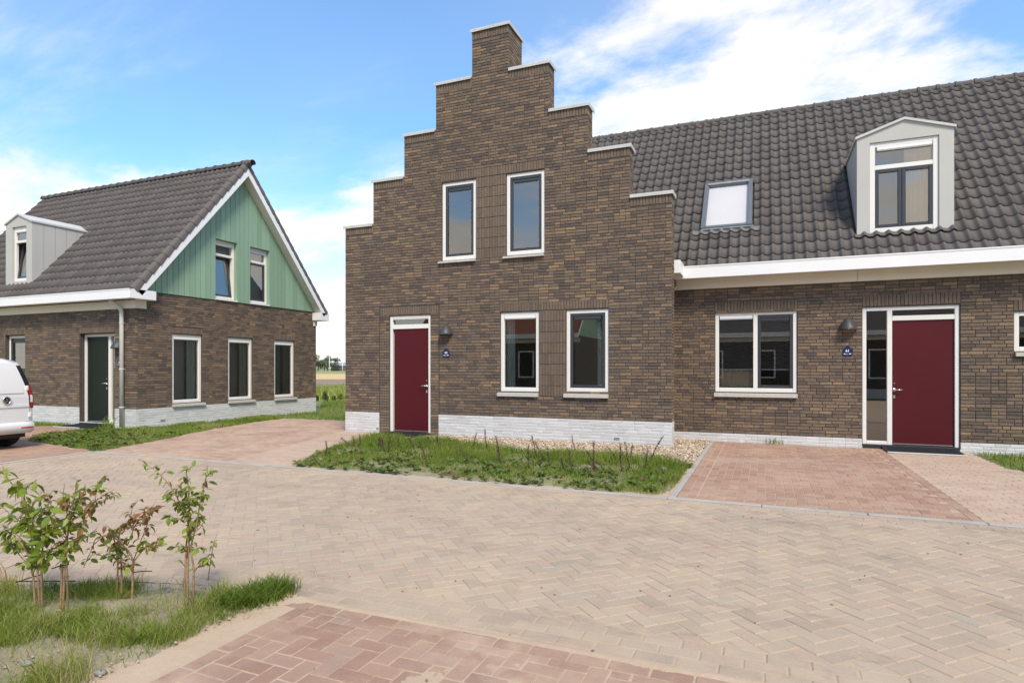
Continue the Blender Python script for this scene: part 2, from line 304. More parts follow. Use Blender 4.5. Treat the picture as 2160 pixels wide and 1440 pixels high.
class MB:
    """collects shapes, builds ONE mesh object"""
    def __init__(s, T=None): s.v = []; s.f = []; s.T = T; s.r = []; s.mi = []; s.cr = 0.5; s.cm = 0
    def add(s, vs, fs):
        o = len(s.v); s.v += [s.T(*p) for p in vs] if s.T else [tuple(p) for p in vs]; s.r += [s.cr] * len(vs)
        for f in fs: s.f.append([o + i for i in f]); s.mi.append(s.cm)
        return s
    def box(s, x0, x1, y0, y1, z0, z1, ch=0.0):
        if ch <= 0:
            vs = [(x, y, z) for z in (z0, z1) for y in (y0, y1) for x in (x0, x1)]
            return s.add(vs, [(0, 2, 3, 1), (4, 5, 7, 6), (0, 1, 5, 4), (2, 6, 7, 3), (0, 4, 6, 2), (1, 3, 7, 5)])
        # chamfered box
        vs = []; idx = {}
        X = (x0, x1); Y = (y0, y1); Z = (z0, z1); sg = (1, -1)
        for k in range(2):
            for j in range(2):
                for i in range(2):
                    for ax in range(3):
                        p = [X[i] + sg[i] * ch, Y[j] + sg[j] * ch, Z[k] + sg[k] * ch]; p[ax] = (X[i], Y[j], Z[k])[ax]
                        idx[(i, j, k, ax)] = len(vs); vs.append(tuple(p))
        fs = []
        for a in range(2):
            fs.append([idx[(a, *q, 0)] for q in ((0, 0), (1, 0), (1, 1), (0, 1))]); fs.append([idx[(q[0], a, q[1], 1)] for q in ((0, 0), (1, 0), (1, 1), (0, 1))]); fs.append([idx[(*q, a, 2)] for q in ((0, 0), (1, 0), (1, 1), (0, 1))])
        for a in range(2):
            for b in range(2):
                fs.append([idx[(a, b, 0, 0)], idx[(a, b, 1, 0)], idx[(a, b, 1, 1)], idx[(a, b, 0, 1)]])
                fs.append([idx[(a, 0, b, 0)], idx[(a, 1, b, 0)], idx[(a, 1, b, 2)], idx[(a, 0, b, 2)]])
                fs.append([idx[(0, a, b, 1)], idx[(1, a, b, 1)], idx[(1, a, b, 2)], idx[(0, a, b, 2)]])
                for c in range(2): pass
        for i in range(2):
            for j in range(2):
                for k in range(2): fs.append([idx[(i, j, k, 0)], idx[(i, j, k, 1)], idx[(i, j, k, 2)]])
        return s.add(vs, fs)
    def quad(s, *p): return s.add(p, [tuple(range(len(p)))])
    def prism(s, poly, axis, a0, a1):
        """poly 2D extruded along axis (0=x,1=y,2=z)"""
        n = len(poly)
        def mk(p, a): q = list(p); q.insert(axis, a); return tuple(q)
        vs = [mk(p, a0) for p in poly] + [mk(p, a1) for p in poly]
        return s.add(vs, [tuple(range(n))[::-1], tuple(range(n, 2 * n))] + [(i, (i + 1) % n, n + (i + 1) % n, n + i) for i in range(n)])
    def tube(s, pts, rad, n=8, cap=True):
        pts = [Vector(p) for p in pts]; rings = []; vs = []
        for i, p in enumerate(pts):
            d = (pts[min(i + 1, len(pts) - 1)] - pts[max(i - 1, 0)]).normalized(); u = d.orthogonal().normalized()
            if i and rings: 
                u = (lastu - d * lastu.dot(d)).normalized()
            lastu = u; w = d.cross(u); r = rad[i] if hasattr(rad, '__len__') else rad; rings.append(1)
            for k in range(n):
                a = 2 * math.pi * k / n; q = p + (u * math.cos(a) + w * math.sin(a)) * r; vs.append(tuple(q))
        fs = [(i * n + k, i * n + (k + 1) % n, (i + 1) * n + (k + 1) % n, (i + 1) * n + k) for i in range(len(pts) - 1) for k in range(n)]
        if cap: fs += [tuple(range(n))[::-1], tuple((len(pts) - 1) * n + k for k in range(n))]
        return s.add(vs, fs)
    def lathe(s, prof, n=24, a0=0, a1=2 * math.pi, c=(0, 0, 0), axis=2, sc=(1, 1)):
        full = abs(a1 - a0 - 2 * math.pi) < 1e-6; m = n if full else n + 1; vs = []
        for r, h in prof:
            for k in range(m):
                a = a0 + (a1 - a0) * k / n; p = [r * math.cos(a) * sc[0], r * math.sin(a) * sc[1]]; p.insert(axis, h); vs.append(tuple(p[i] + c[i] for i in range(3)))
        fs = []
        for i in range(len(prof) - 1):
            for k in range(m if full else m - 1):
                k2 = (k + 1) % m; fs.append((i * m + k, i * m + k2, (i + 1) * m + k2, (i + 1) * m + k))
        return s.add(vs, fs)
    def mesh(s, name, mats, smooth=False):
        fi = [i for f in s.f for i in f]; return mesh_arrays(name, s.v, fi, [len(f) for f in s.f], s.r, mats if isinstance(mats, (list, tuple)) else [mats], smooth, s.mi)
    def build(s, name, mats, parent=None, smooth=False, loc=None, rot=None):
        return link(s.mesh(name, mats, smooth), name, parent, loc, rot)

# frames: local (a along the wall, o outwards from its face, z up) -> world
def frame_front(Y): return (lambda a, o, z: (a, Y - o, z)), np.array([[1, 0, 0], [0, -1, 0], [0, 0, 1.0]])
def frame_side(X): return (lambda a, o, z: (X + o, a, z)), np.array([[0, 1, 0], [1, 0, 0], [0, 0, 1.0]])

class Pieces:
    """countable pieces: the `limit` that show largest become objects, the rest one joined part"""
    def __init__(s, parent, name, mat, limit=300, restname=None, smooth=False):
        s.p = parent; s.name = name; s.mat = mat; s.limit = limit; s.items = []; s.protos = {}; s.smooth = smooth; s.rest = restname or name + '_rest'
    def proto(s, key, fn):
        if key not in s.protos:
            b = MB(); fn(b); cnt = [len(f) for f in b.f]
            s.protos[key] = (np.array(b.v, float), np.array([i for f in b.f for i in f]), np.array(cnt))
        return key
    def put(s, key, M, loc, rnd, size=None):
        u, v, d = screen(*loc); vis = in_view(*loc, pad=0)
        if size is None: size = 1.0
        s.items.append((key, M, np.array(loc, float), rnd, (size / (d * d)) if vis else -d))
    def finish(s):
        order = sorted(range(len(s.items)), key=lambda i: -s.items[i][4]); ind = set(order[:s.limit]); cache = {}
        V = []; F = []; C = []; Rr = []; off = 0
        for i, (key, M, loc, rnd, sc) in enumerate(s.items):
            pv, pf, pc = s.protos[key]
            if i in ind:
                rq = round(rnd * 23) / 23; ck = (key, rq, M.tobytes())
                if ck not in cache:
                    cache[ck] = mesh_arrays(s.name, pv @ M.T, pf, pc, np.full(len(pv), rq), [s.mat], s.smooth)
                link(cache[ck], s.name, s.p, tuple(loc))
            else:
                V.append(pv @ M.T + loc); F.append(pf + off); C.append(pc); Rr.append(np.full(len(pv), rnd)); off += len(pv)
        if V:
            o = link(mesh_arrays(s.rest, np.concatenate(V), np.concatenate(F), np.concatenate(C), np.concatenate(Rr), [s.mat], s.smooth), s.rest, s.p); o['kind'] = 'stuff'
I3 = np.eye(3)

def brick_proto(L, H, D=0.045, c=0.004):
    """front-chamfered brick, local: a centred, o from -D to 0 (face at o=0), z centred"""
    def fn(b):
        l, h = L / 2, H / 2
        vs = [(-l, -D, -h), (l, -D, -h), (l, -D, h), (-l, -D, h), (-l, -c, -h), (l, -c, -h), (l, -c, h), (-l, -c, h), (-l + c, 0, -h + c), (l - c, 0, -h + c), (l - c, 0, h - c), (-l + c, 0, h - c)]
        fs = [(8, 9, 10, 11)] + [(4 + i, 4 + (i + 1) % 4, 8 + (i + 1) % 4, 8 + i) for i in range(4)] + [(i, (i + 1) % 4, 4 + (i + 1) % 4, 4 + i) for i in range(4)]
        b.add(vs, fs)
    return fn
CO = 0.0625; BL = 0.222; JT = 0.010
def put_brick(ps, T, M, a0, a1, z0, z1, rnd=None, D=0.045):
    L = round(a1 - a0 - JT, 3); H = round(z1 - z0 - JT, 3)
    if L < 0.02 or H < 0.015: return
    k = ps.proto((L, H, D), brick_proto(L, H, D)); out = random.uniform(-0.0022, 0.0022)
    ps.put(k, M, T((a0 + a1) / 2, out, (z0 + z1) / 2), random.random() if rnd is None else rnd, L * H)
def lay_courses(ps, T, M, spans, z0, z1, D=0.045, seedk=0):
    n = max(1, round((z1 - z0) / CO)); h = (z1 - z0) / n; prev = 0
    rw = random.Random(seedk); cl = [rw.random() for _ in range(64)]
    for k in range(n):
        za = z0 + k * h
        for (a0, a1) in spans(za + h / 2):
            a = a0; off = (0.0, 0.5, 0.25, 0.75)[(k + (0 if k % 2 else rw.choice((0, 2)))) % 4] * BL; first = BL - off
            if first < 0.06: first = BL
            L = first
            while a < a1 - 0.01:
                e = min(a + L, a1)
                if a1 - e < 0.06: e = a1 if (a1 - a) < BL * 1.15 else (a + a1) / 2
                t = rw.random(); t = t if rw.random() > 0.14 else t * 0.2
                put_brick(ps, T, M, a, e, za, za + h, t, D); a = e
                L = BL if rw.random() > 0.22 else BL / 2
def soldiers(ps, T, M, a0, a1, z0, z1, w=0.0625):
    n = max(1, round((a1 - a0) / w)); w = (a1 - a0) / n
    for i in range(n): put_brick(ps, T, M, a0 + i * w, a0 + (i + 1) * w, z0, z1, random.uniform(.16, .66))

def cell_wall(mb, xs, zs, solid, o0, o1):
    """slab between o0 (back) and o1 (front) with openings; coordinates a, o, z"""
    xs = sorted(set(round(x, 4) for x in xs)); zs = sorted(set(round(z, 4) for z in zs)); nx, nz = len(xs) - 1, len(zs) - 1
    S = [[solid((xs[i] + xs[i + 1]) / 2, (zs[j] + zs[j + 1]) / 2) for j in range(nz)] for i in range(nx)]
    g = lambda i, j: 0 <= i < nx and 0 <= j < nz and S[i][j]
    for i in range(nx):
        for j in range(nz):
            if not S[i][j]: continue
            x0, x1, z0, z1 = xs[i], xs[i + 1], zs[j], zs[j + 1]
            mb.quad((x0, o1, z0), (x1, o1, z0), (x1, o1, z1), (x0, o1, z1)); mb.quad((x0, o0, z0), (x0, o0, z1), (x1, o0, z1), (x1, o0, z0))
            if not g(i - 1, j): mb.quad((x0, o0, z0), (x0, o1, z0), (x0, o1, z1), (x0, o0, z1))
            if not g(i + 1, j): mb.quad((x1, o0, z0), (x1, o0, z1), (x1, o1, z1), (x1, o1, z0))
            if not g(i, j - 1): mb.quad((x0, o0, z0), (x1, o0, z0), (x1, o1, z0), (x0, o1, z0))
            if not g(i, j + 1): mb.quad((x0, o0, z1), (x0, o1, z1), (x1, o1, z1), (x1, o0, z1))
def cut(spans, holes):
    out = list(spans)
    for h0, h1 in holes:
        nx = []
        for a0, a1 in out:
            if h1 <= a0 or h0 >= a1: nx.append((a0, a1)); continue
            if h0 > a0: nx.append((a0, h0))
            if h1 < a1: nx.append((h1, a1))
        out = nx
    return [s for s in out if s[1] - s[0] > 0.03]

# ------------------------------------------------------------------ windows and doors
def frame_rect(mb, a0, a1, z0, z1, w, o0, o1, ch=0.006, wb=None):
    wb = wb or w
    mb.box(a0, a0 + w, o0, o1, z0, z1, ch); mb.box(a1 - w, a1, o0, o1, z0, z1, ch)
    mb.box(a0 + w + .0005, a1 - w - .0005, o0, o1 - .002, z1 - w, z1, ch); mb.box(a0 + w + .0005, a1 - w - .0005, o0, o1 - .002, z0, z0 + wb, ch)
def pane(T, a0, a1, z0, z1, o, parent, mat='window_glass', name='pane'):
    b = MB(T); b.quad((a0, o, z0), (a1, o, z0), (a1, o, z1), (a0, o, z1)); return b.build(name, mat, parent)
def sash(T, a0, a1, z0, z1, o, parent, w=0.055):
    b = MB(T); frame_rect(b, a0, a1, z0, z1, w, o - 0.05, o + 0.018); sx = b.build('sash', 'sash_grey', parent)
    pane(T, a0 + w, a1 - w, z0 + w, z1 - w, o - 0.012, parent); return sx
def grille(T, a0, a1, z, o, parent, mat='white_trim', h=0.055):
    b = MB(T); b.box(a0, a1, o - 0.02, o + 0.022, z - h, z, 0.006); b.box(a0 + .01, a1 - .01, o - .02, o + .012, z - h - 0.012, z - h - .001); return b.build('vent_grille', mat, parent)
def sill(T, a0, a1, z0, z1, parent, o=0.06, mat='concrete_sill'):
    b = MB(T); b.add([(a0, -.05, z0), (a1, -.05, z0), (a1, o, z0), (a0, o, z0), (a0, -.05, z1), (a1, -.05, z1), (a1, o, z1 - .012), (a0, o, z1 - .012)], [(0, 1, 2, 3), (4, 7, 6, 5), (3, 2, 6, 7), (0, 3, 7, 4), (1, 5, 6, 2), (0, 4, 5, 1)])
    return b.build('sill', mat, parent)
def curtain(T, a0, a1, z0, z1, o, parent, mat='curtain', folds=7, name='curtain', amp=0.03):
    b = MB(T); n = folds * 6; vs = []
    for i in range(n + 1):
        a = a0 + (a1 - a0) * i / n; w = amp * math.sin(i / 6 * 2 * math.pi + 0.6 * math.sin(i * .7))
        vs += [(a, o + w, z0), (a, o + w * .7, z1)]
    b.add(vs, [(2 * i, 2 * i + 2, 2 * i + 3, 2 * i + 1) for i in range(n)]); return b.build(name, mat, parent, True)
def window(parent, T, a0, a1, z0, z1, rec=0.035, fw=0.075, dark=False, vent='white', sl=None, label=None):
    """fixed or opening window: frame mesh is the part, panes / sash / grille / sill its sub-parts"""
    b = MB(T); frame_rect(b, a0 + .004, a1 - .004, z0 + .003, z1 - .004, fw, -rec - .09, -rec, 0.006, fw + .012); w = b.build('window', 'cream_frame', parent)
    if label: w['label'] = label
    if dark:
        sash(T, a0 + fw + .006, a1 - fw - .006, z0 + fw + .018, z1 - fw - .006, -rec - .022, w)
        if vent: grille(T, a0 + fw + .085, a1 - fw - .085, z1 - fw - .062, -rec - .035, w, 'sash_grey', 0.06)
    else:
        pane(T, a0 + fw, a1 - fw, z0 + fw + .012, z1 - fw, -rec - .045, w)
        if vent: grille(T, a0 + fw + .012, a1 - fw - .012, z1 - fw - .006, -rec - .02, w)
    if sl: sill(T, sl[0], sl[1], sl[2], sl[3], w)
    return w
def door_unit(parent, T, a0, a1, z0, z1, panel, mat, rec=0.04, fw=0.07, panes=(), bars=(), handle=None, label=None):
    b = MB(T); p0, p1, q0, q1 = panel; b.box(p0, p1, -rec - .075, -rec - .028, q0, q1, 0.004); d = b.build('door', mat, parent)
    if label: d['label'] = label
    b = MB(T); b.box(a0, a0 + fw, -rec - .1, -rec, z0, z1, .006); b.box(a1 - fw, a1, -rec - .1, -rec, z0, z1, .006); b.box(a0 + fw + .0005, a1 - fw - .0005, -rec - .1, -rec - .002, z1 - fw, z1, .006)
    for x0, x1, y0, y1 in bars: b.box(x0, x1, -rec - .1, -rec - .004, y0, y1, .006)
    b.build('door_frame', 'cream_frame', d)
    for x0, x1, y0, y1 in panes: pane(T, x0, x1, y0, y1, -rec - .05, d)
    b = MB(T); b.box(a0 + .002, a1 - .002, -rec - .1, 0.012, z0 - .075, z0 - .003, .005); b.build('threshold', 'black_rubber', d)
    b = MB(T); b.box(p0 + .005, p1 - .005, -rec - .03, -rec - .012, q0, q0 + .018); b.build('weather_bar', 'steel', d)
    hx, hz, dr = handle; b = MB(T)
    b.tube([(hx, -rec - .03, hz), (hx, -rec + .03, hz)], .009, 8); b.tube([(hx - .006 * dr, -rec + .03, hz), (hx + .125 * dr, -rec + .03, hz)], .0095, 8); b.box(hx - .022, hx + .022, -rec - .03, -rec - .018, hz - .028, hz + .028, .004)
    b.build('handle', 'steel', d, True)
    b = MB(T); b.lathe([(0.0, -rec - .016), (.012, -rec - .016), (.014, -rec - .03)], 12, c=(hx, 0, hz + .12), axis=1); b.box(hx - .016, hx + .016, -rec - .03, -rec - .016, hz - .16, hz - .10, .004); b.build('lock', 'steel', d)
    return d
def room(parent, x0, x1, y0, y1, z0, z1, name='room', rear=True):
    b = MB(); b.cm = 0
    if rear: b.quad((x0, y1, z0), (x1, y1, z0), (x1, y1, z1), (x0, y1, z1))
    b.quad((x0, y0, z0), (x0, y1, z0), (x0, y1, z1), (x0, y0, z1)); b.quad((x1, y0, z0), (x1, y1, z0), (x1, y1, z1), (x1, y0, z1)); b.quad((x0, y0, z1), (x1, y0, z1), (x1, y1, z1), (x0, y1, z1))
    b.cm = 1; b.quad((x0, y0, z0), (x1, y0, z0), (x1, y1, z0), (x0, y1, z0)); return b.build(name, ['room_wall', 'room_floor'], parent)

# ================================================================== THE SETTING
def inpoly(x, y, poly):
    c = False; n = len(poly); j = n - 1
    for i in range(n):
        xi, yi = poly[i]; xj, yj = poly[j]
        if (yi > y) != (yj > y) and x < (xj - xi) * (y - yi) / (yj - yi) + xi: c = not c
        j = i
    return c
def inpoly_np(P, poly):
    c = np.zeros(len(P), bool); x, y = P[:, 0], P[:, 1]; n = len(poly); j = n - 1
    for i in range(n):
        xi, yi = poly[i]; xj, yj = poly[j]
        if yj != yi: c ^= ((yi > y) != (yj > y)) & (x < (xj - xi) * (y - yi) / (yj - yi) + xi)
        j = i
    return c
def sheet(name, poly, z, mat, parent=None, kind='structure'):
    b = MB(); b.quad(*[(x, y, z) for x, y in poly]); o = b.build(name, mat, parent)
    if parent is None: o['kind'] = kind
    return o
def vary_np(P, s, oct=2):
    return np.array([mnoise.fractal(Vector((x * s, y * s, 1.7)), 1.0, 2.0, oct) for x, y in P])

big = 2500
sheet('ground', [(-big, -big), (big, -big), (big, big), (-big, big)], -0.03, 'lawn_soil')
def rd(r, d): return (r * CY - d * SY, r * SY + d * CY)
def strip(name, d0, d1, z, mat, r0=-600, r1=600): return sheet(name, [rd(r0, d0), rd(r1, d0), rd(r1, d1), rd(r0, d1)], z, mat)
strip('meadow_verge', 28.0, 48.0, -0.025, 'meadow')
strip('ploughed_field', 48.0, 81.0, -0.021, 'ploughed')
strip('stubble_field', 81.0, 154.0, -0.017, 'stubble')
strip('far_meadow', 154.0, 420.0, -0.013, 'far_green')

# ---- pavers
PM = 0.1055
def clip_half(poly, nx, ny, d):
    out = []
    for i in range(len(poly)):
        p, q = poly[i], poly[(i + 1) % len(poly)]; dp = nx * p[0] + ny * p[1] - d; dq = nx * q[0] + ny * q[1] - d
        if dp <= 0: out.append(p)
        if dp * dq < 0: t = dp / (dp - dq); out.append((p[0] + (q[0] - p[0]) * t, p[1] + (q[1] - p[1]) * t))
    return out
def area(p): return abs(sum(p[i][0] * p[(i + 1) % len(p)][1] - p[(i + 1) % len(p)][0] * p[i][1] for i in range(len(p)))) / 2
def poly_proto(poly, c=0.006, D=0.045):
    def fn(b):
        n = len(poly); cx = sum(p[0] for p in poly) / n; cy = sum(p[1] for p in poly) / n
        def ins(p): dx, dy = p[0] - cx, p[1] - cy; L = math.hypot(dx, dy) or 1; k = max(0.2, 1 - 1.3 * c / L); return (cx + dx * k, cy + dy * k)
        vs = [(x, y, -D) for x, y in poly] + [(x, y, -c * .7) for x, y in poly] + [(*ins(p), 0) for p in poly]
        fs = [tuple(range(2 * n, 3 * n))] + [(n + i, n + (i + 1) % n, 2 * n + (i + 1) % n, 2 * n + i) for i in range(n)] + [(i, (i + 1) % n, n + (i + 1) % n, n + i) for i in range(n)]
        b.add(vs, fs)
    return fn
def rect(L, W): return [(-L / 2, -W / 2), (L / 2, -W / 2), (L / 2, W / 2), (-L / 2, W / 2)]
JP = 0.006
def put_paver(ps, cx, cy, ang, L, W, halves=(), rnd=None, z=0.0):
    ca, sa = math.cos(ang), math.sin(ang); M = np.array([[ca, -sa, 0], [sa, ca, 0], [0, 0, 1.0]]); loc = (cx, cy, z + random.uniform(-.0022, .0018))
    rnd = random.random() if rnd is None else rnd
    r = rect(L - JP, W - JP); wp = [(cx + x * ca - y * sa, cy + x * sa + y * ca) for x, y in r]
    if any(nx * x + ny * y > d for nx, ny, d in halves for x, y in wp):
        for h in halves: wp = clip_half(wp, *h) if wp else wp
        if len(wp) < 3 or area(wp) < 0.0012: return
        mx = sum(p[0] for p in wp) / len(wp); my = sum(p[1] for p in wp) / len(wp)
        k = ps.proto(('c', round(cx, 4), round(cy, 4)), poly_proto([(x - mx, y - my) for x, y in wp])); ps.put(k, I3, (mx, my, loc[2]), rnd, area(wp)); return
    k = ps.proto((round(L, 3), round(W, 3)), poly_proto(r)); ps.put(k, M, loc, rnd, L * W)
def herring(ps, ang, bbox, keep, halves=(), org=(0, 0), col=None):
    ca, sa = math.cos(ang), math.sin(ang); x0, x1, y0, y1 = bbox
    cs = [((x - org[0]) * ca + (y - org[1]) * sa, -(x - org[0]) * sa + (y - org[1]) * ca) for x in (x0, x1) for y in (y0, y1)]
    i0, i1 = int(min(c[0] for c in cs) / PM) - 2, int(max(c[0] for c in cs) / PM) + 2; j0, j1 = int(min(c[1] for c in cs) / PM) - 2, int(max(c[1] for c in cs) / PM) + 2
    for i in range(i0, i1):
        for j in range(j0, j1):
            r = (i - j) % 4
            if r == 0: lx, ly, aa = (i + 1) * PM, (j + .5) * PM, 0
            elif r == 3: lx, ly, aa = (i + .5) * PM, (j + 1) * PM, math.pi / 2
            else: continue
            x = org[0] + lx * ca - ly * sa; y = org[1] + lx * sa + ly * ca
            if x < x0 - .12 or x > x1 + .12 or y < y0 - .12 or y > y1 + .12 or not keep(x, y): continue
            put_paver(ps, x, y, ang + aa, 2 * PM, PM, halves, None if col is None else col(x, y))
def rows(ps, x0, x1, ys, keep=lambda x, y: True, along='x', halves=()):
    for k, y in enumerate(ys):
        a = x0 - (k % 2) * PM - random.random() * .02
        while a < x1:
            px, py = (a + PM, y) if along == 'x' else (y, a + PM)
            if keep(px, py): put_paver(ps, px, py, 0 if along == 'x' else math.pi / 2, 2 * PM, PM, halves)
            a += 2 * PM

YN, YF = 3.13, 7.07                       # near and far edge of the road
def near_edge(x):
    if x > -3.5: return YN
    return YN - 0.30 * (-3.5 - x) - 0.06 * (-3.5 - x) ** 2 * (1 if x > -6 else 0) - (0.375 + 0.4 * (-6 - x) if x < -6 else 0)
road = sheet('road', [(-11.0, YF), (30, YF), (30, YN - .06), (-3.5, YN - .06), (-4.3, near_edge(-4.3)), (-5, near_edge(-5)), (-6, near_edge(-6)), (-8, near_edge(-8)), (-11.0, near_edge(-11))], -0.0045, 'sand')
ps = Pieces(road, 'paver', 'road_paver', 300, 'paver_field')
YA, YB = YN + 3 * PM + .004, YF - 2 * PM
def rk(x, y): return in_view(x, y, 0, 260) and (y > near_edge(x) + (0.30 if x > -3.7 else 0.0)) and x > -10.95
herring(ps, R(45), (-10.9, 5.2, 0.8, YB), rk, [(0, 1, YB - .003)], (0.03, 0.02))
# pavers cut along the near border rows
ps.items = [it for it in ps.items if not (it[2][0] > -3.9 and it[2][1] < YA - .14)]
tmp = Pieces(road, 'paver', 'road_paver'); herring(tmp, R(45), (-3.9, 5.2, YA - .13, YA + .13), lambda x, y: in_view(x, y, 0, 260), [(0, -1, -YA)], (0.03, 0.02))
ps.items = [it for it in ps.items if not (it[2][0] > -3.78 and it[2][1] < YA + .125)]
ps.protos.update(tmp.protos); ps.items += [it for it in tmp.items if it[2][0] > -3.78 and it[2][1] < YA + .125]
rows(ps, -4.0, 4.2, [YN + (k + .5) * PM for k in range(3)], lambda x, y: in_view(x, y, 0, 260))
rows(ps, -11.0, 7.0, [YF - (k + .5) * PM for k in range(2)], lambda x, y: in_view(x, y, 0, 260))
ps.finish()
# kerbs: concrete bands laid in one-metre lengths
def kerb(name, x0, y0, x1, y1, w, z=0.012, seg=1.0):
    L = math.hypot(x1 - x0, y1 - y0); n = max(1, round(L / seg)); ang = math.atan2(y1 - y0, x1 - x0); root = empty(name); root['kind'] = 'structure'
    b = MB(); b.box(-L / n / 2 + .003, L / n / 2 - .003, -w / 2, w / 2, -0.12, 0, .008); me = b.mesh('kerb_stone', 'kerb_concrete')
    for i in range(n):
        t = (i + .5) / n; link(me, 'kerb_stone', root, (x0 + (x1 - x0) * t, y0 + (y1 - y0) * t, z + random.uniform(-.003, .003)), (0, 0, ang))
    return root
kerb('kerb', -11.06, YF + .045, 9, YF + .045, .085)
kerb('kerb', -11.05, YF - .03, -11.05, 0.8, .085)
kerb('kerb', -0.985, YF + .12, -0.985, 12.98, .075, 0.008)

def drive(name, poly, mat, pat, bbox, halves=(), org=(0, 0), limit=300, keep=None, sandmat='sand', ang=0, pad=150):
    o = sheet(name, poly, -0.0045, sandmat); p = Pieces(o, 'paver', mat, limit, 'paver_field')
    kf = keep or (lambda x, y: inpoly(x, y, poly)); kk = lambda x, y: kf(x, y) and in_view(x, y, 0, pad)
    if pat == 'h': herring(p, ang, bbox, kk, halves, org)
    else: rows(p, bbox[0], bbox[1], np.arange(bbox[2] + PM / 2, bbox[3], PM), kk, 'x', halves)
    return o, p
YK = YF + .09
# parking bay of the brick row house: red herringbone with a soldier border
o, p = drive('parking_bay', [(-.94, YK), (1.99, YK), (1.99, 13.03), (-.94, 13.03)], 'red_paver', 'h', (-.72, 1.78, YK + .22, 12.9), [(-1, 0, .72), (1, 0, 1.885), (0, -1, -(YK + 2 * PM)), (0, 1, 13.02)], (-.72, YK), keep=lambda x, y: -.85 < x < 2.0 and YK + .1 < y < 13.1)
rows(p, YK, 13.0, [-.94 + .5 * PM, -.94 + 1.5 * PM], along='y', halves=[(0, 1, 13.02), (0, -1, -YK)]); rows(p, -.72, 1.88, [YK + .5 * PM, YK + 1.5 * PM], halves=[(1, 0, 1.885), (-1, 0, .725)]); rows(p, YK, 13.0, [1.885 + .5 * PM], along='y', halves=[(0, 1, 13.02), (0, -1, -YK)]); p.finish()
o, p = drive('garden_path', [(1.995, YK), (6.5, YK), (5.2, 9.0), (3.7, 10.3), (3.30, 11.3), (3.36, 13.03), (1.995, 13.03)], 'pink_paver', 'r', (1.995, 6.5, YK, 13.0), [(-1, 0, -1.998), (0, 1, 13.02)]); p.finish()
# driveway of the gable house
DRV = [(-10.98, YK), (-6.70, YK), (-7.45, 9.1), (-7.75, 10.2), (-7.65, 10.72), (-6.62, 10.76), (-6.62, 11.70), (-9.19, 11.70), (-9.19, 14.15), (-13.15, 13.95), (-13.05, 13.0), (-12.55, 11.0), (-11.55, 8.7), (-11.15, 7.45)]
seam = lambda y: -7.92 - .283 * (y - 7.1)
def red_side(x, y): return inpoly(x, y, DRV) and x < seam(y)
o, p = drive('driveway', [(-10.98, YK), (seam(YK), YK), (seam(11.7), 11.70), (-9.19, 11.70), (-9.19, 14.15), (-13.15, 13.95), (-13.05, 13.0), (-12.55, 11.0), (-11.55, 8.7), (-11.15, 7.45)], 'worn_red_paver', 'h', (-13.2, -7.9, YK, 14.2), [(0, -1, -YK), (1, .283, seam(0))], keep=red_side, pad=60)
p.finish()
o, p = drive('front_path', [(seam(YK), YK), (-6.70, YK), (-7.45, 9.1), (-7.75, 10.2), (-7.65, 10.72), (-6.62, 10.76), (-6.62, 11.70), (seam(11.7), 11.70)], 'pink_paver', 'r', (-9.3, -6.6, YK, 11.7), [(0, -1, -YK), (-1, -.283, -seam(0))], keep=lambda x, y: inpoly(x, y, DRV) and x >= seam(y) - .05, pad=60)
p.finish()
LOT = [(-22, 2.0), (-11.1, 2.0), (-11.1, 7.15), (-13.95, 7.62), (-15.3, 8.45), (-15.35, 9.75), (-17.2, 9.75), (-17.2, 8.7), (-22, 8.5)]
o, p = drive('parking_lot', LOT, 'red_paver', 'h', (-17.4, -11.1, 2.0, 9.8), [(1, 0, -11.1)], pad=40); p.finish()
# red paving in the foreground
o, p = drive('pavement', [(-2.82, -6), (12, -6), (12, YN - .055), (-2.82, YN - .055)], 'dusty_red_paver', 'h', (-2.60, 2.2, 1.2, YN - .06 - PM), [(-1, 0, 2.60), (0, 1, YN - .06 - PM - .002)], (-2.60, 0.04), keep=lambda x, y: -2.75 < x < 4 and y < YN - .05)
rows(p, -2.82, 2.6, [YN - .06 - .5 * PM], lambda x, y: in_view(x, y, 0, 150)); rows(p, 0.9, YN - .18, [-2.656], lambda x, y: in_view(x, y, 0, 150), 'y'); p.finish()
# drifts of sand lying over the foreground paving
def sand_drift():
    xs = np.arange(-3.15, 1.4, .011); ys = np.arange(1.6, YN + .012, .0105); X, Y = np.meshgrid(xs, ys); P = np.c_[X.ravel(), Y.ravel()]
    n1 = vary_np(P, 1.15, 3); n2 = vary_np(P + 9, 7.0, 2); n3 = np.array([mnoise.noise(Vector((x * 42, y * 42, 0))) for x, y in P])
    x, y = P[:, 0], P[:, 1]
    z = -0.0055 + 0.0060 * n1 + 0.0026 * n2 + 0.0016 * n3
    z += 0.0062 * np.exp(-((x + 1.25) / .62) ** 2 - ((y - 2.46) / .34) ** 2) + 0.004 * np.exp(-((x + .45) / .6) ** 2 - ((y - 2.35) / .3) ** 2)
    z += 0.0085 * np.exp(-((x + 2.97) / .19) ** 2)                                  # along the bed
    z += 0.0058 * np.exp(-((y - (YN - .03)) / .03) ** 2) - .002 * np.exp(-((y - (YN - .13)) / .05) ** 2)
    z -= 0.003 * np.clip((x + .2), 0, 1); z = np.where(y > YN + .004, -.02, z)
    nx, ny = len(xs), len(ys); i = np.arange(nx * ny).reshape(ny, nx)
    q = np.stack([i[:-1, :-1], i[:-1, 1:], i[1:, 1:], i[1:, :-1]], -1).reshape(-1, 4)
    o = link(mesh_arrays('sand', np.c_[P, z], q.ravel(), np.full(len(q), 4), np.full(len(P), .5), ['sand'], True), 'sand'); tag(o, 'dry sand drifted over the red pavement', 'sand', None, 'stuff')
sand_drift()

